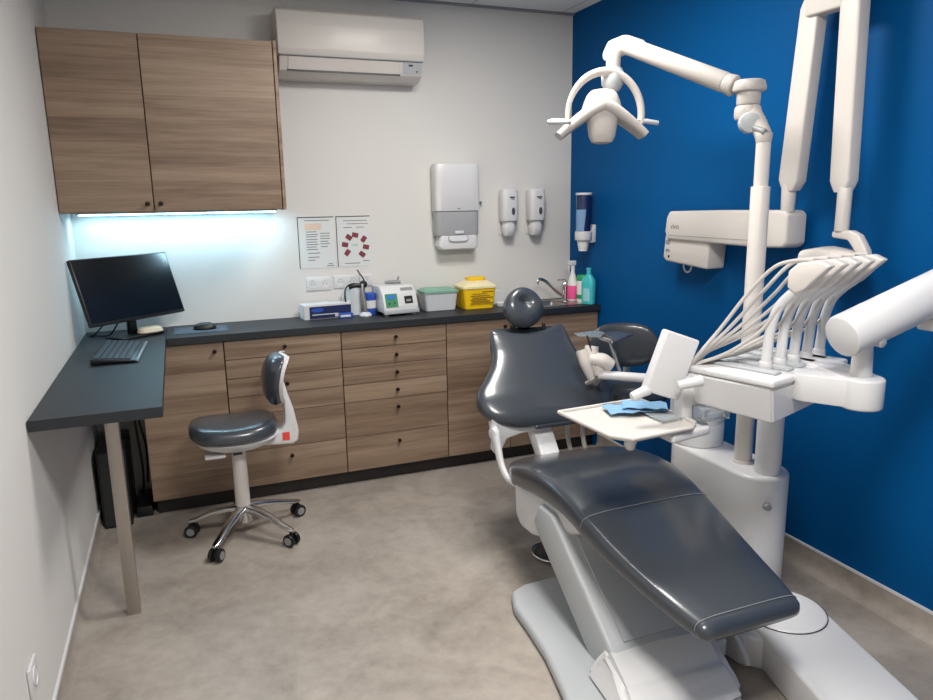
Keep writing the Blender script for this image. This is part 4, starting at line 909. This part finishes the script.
for k_ in range(5):
    a_ = rad(20+72*k_); d = Vector((math.cos(a_), math.sin(a_), 0)); c0 = Vector((2.50, -1.27, 0)); side = Vector((-d.y, d.x, 0))
    bm = B(); loft(bm, [(c0+d*s_+Vector((0, 0, z)), side, (0, 0, 1), aa, bb, 2.6) for s_, z, aa, bb in ((.0, .12, .022, .02), (.1, .11, .017, .012), (.24, .07, .012, .008))], 16)
    lg = obj('leg', bm, CHROME, t)
    bm = B(); p = c0+d*.24
    cyl(bm, p+Vector((0, 0, .04)), p+Vector((0, 0, .07)), .008, n=10)
    for s_ in (-1, 1): cyl(bm, p+side*s_*.01+Vector((0, 0, .027)), p+side*s_*.026+Vector((0, 0, .027)), .027, n=20, bev=.004)
    obj('castor', bm, BLACK, lg)

# ------------------------------------------------------------------ wall x-ray unit
t = thing('xray_unit', 'white wall-mounted dental x-ray unit with tall folding arms on the blue wall', 'x-ray unit', (2.78, -1.5, 1.45))
bm = B(); prism(bm, [(-1.175, 1.36), (-1.155, 1.40), (-1.165, 1.47), (-1.185, 1.498), (-1.50, 1.505), (-1.915, 1.508), (-1.935, 1.49), (-1.935, 1.375), (-1.915, 1.357), (-1.78, 1.352)], 2.745, 2.855, 'x', .012, 3); obj('bracket_beam', bm, WARMWHITE, t)
text('brand_text', 'vivo', .040, Matrix.Translation((2.7445, -1.235, 1.425)) @ RXL, INK, t)
obj('seam', box(B(), 2.7438, 2.746, -1.76, -1.19, 1.380, 1.3825), MGREY, t)
obj('beam_joint', box(B(), 2.7438, 2.746, -1.771, -1.768, 1.365, 1.495), MGREY, t)
bm = B(); prism(bm, [(-1.140, 1.39), (-1.125, 1.27), (-1.15, 1.25), (-1.455, 1.232), (-1.465, 1.372), (-1.18, 1.39)], 2.762, W-.001, 'x', .012, 3); cb_ = obj('control_box', bm, WARMWHITE, t)
for zz in ((1.335, 1.358), (1.298, 1.313)):
    bm = B(); box(bm, 2.7605, 2.763, -1.180, -1.150, *zz); obj('button', bm, MGREY, cb_)
bm = B(); box(bm, 2.7605, 2.763, -1.182, -1.169, 1.27, 1.282); obj('indicator', bm, BLACK, cb_)
bm = B(); tube(bm, [(2.82, -1.22, 1.25), (2.82, -1.225, 1.215), (2.82, -1.25, 1.20), (2.82, -1.275, 1.215), (2.82, -1.28, 1.25)], .0045); obj('cord_loop', bm, WHITE, cb_)
bm = B(); box(bm, 2.85, W-.001, -1.70, -1.35, 1.38, 1.48); obj('wall_plate', bm, WHITE, t)
xa = 2.775
bm = B(); cyl(bm, (xa, -1.905, 1.50), (xa, -1.905, 1.61), .026, .029, 24, .003); obj('lower_pivot', bm, WARMWHITE, t)
def slab(p0, p1, w0, w1, th, name):
    p0 = Vector(p0); p1 = Vector(p1); d = (p1-p0).normalized(); u = Vector((1, 0, 0)); v = u.cross(d).normalized(); L = (p1-p0).length
    bm = B(); secs = []
    for s_, k in ((0, .55), (.015, .75), (.04, 1), (L-.04, 1), (L-.015, .8), (L, .6)):
        f = s_/L; secs.append((p0+d*s_, v, u, (w0+(w1-w0)*f)*k, th*(.6+.4*k), 7))
    loft(bm, secs, 28); return obj(name, bm, WARMWHITE, t)
slab((xa, -1.915, 1.585), (xa, -1.965, 2.29), .049, .045, .029, 'folding_arm')
slab((xa-.03, -2.188, 1.575), (xa-.03, -2.165, 2.34), .042, .043, .029, 'folding_arm')
bm = B(); box(bm, xa-.045, xa+.02, -2.16, -1.96, 2.215, 2.30, .008, 3); obj('top_link', bm, WARMWHITE, t)
bm = B(); cyl(bm, (xa-.045, -2.05, 2.275), (xa-.052, -2.05, 2.275), .016, n=20); obj('link_screw', bm, MGREY, t)
bm = B(); cyl(bm, (xa-.035, -2.20, 1.435), (xa-.035, -2.20, 1.59), .025, .025, 24, .003); obj('upper_pivot', bm, WARMWHITE, t)
bm = B(); prism(bm, [(-2.17, 1.435), (-2.17, 1.412), (-2.24, 1.405), (-2.275, 1.365), (-2.30, 1.30), (-2.345, 1.30), (-2.32, 1.375), (-2.285, 1.425), (-2.25, 1.44)], xa-.052, xa-.018, 'x', .008, 3); obj('yoke', bm, WARMWHITE, t)
bm = B(); loft(bm, [((xa-.035, y, z), (1, 0, 0), (0, 0, 1), a_, b_, 4) for y, z, a_, b_ in ((-2.055, 1.312, .05, .038), (-2.065, 1.312, .06, .050), (-2.15, 1.322, .065, .056), (-2.26, 1.314, .065, .052), (-2.275, 1.312, .05, .042))], 32); obj('tube_head', bm, WARMWHITE, t)

# ------------------------------------------------------------------ shared groups of repeats
GROUPS = {'base_cabinet': 'wood-grain base cabinets in a row under the worktop', 'wall_cabinet': 'wood-grain wall cabinets in the left corner',
          'wall_socket': 'white wall sockets', 'poster': 'printed sheets taped to the back wall', 'paper_sheet': 'blue sheets on the tray',
          'ceiling_light_panel': 'square ceiling light panels'}
for o in SC.objects:
    if o.parent is None and o.name.split('.')[0] in GROUPS: o['group'] = GROUPS[o.name.split('.')[0]]
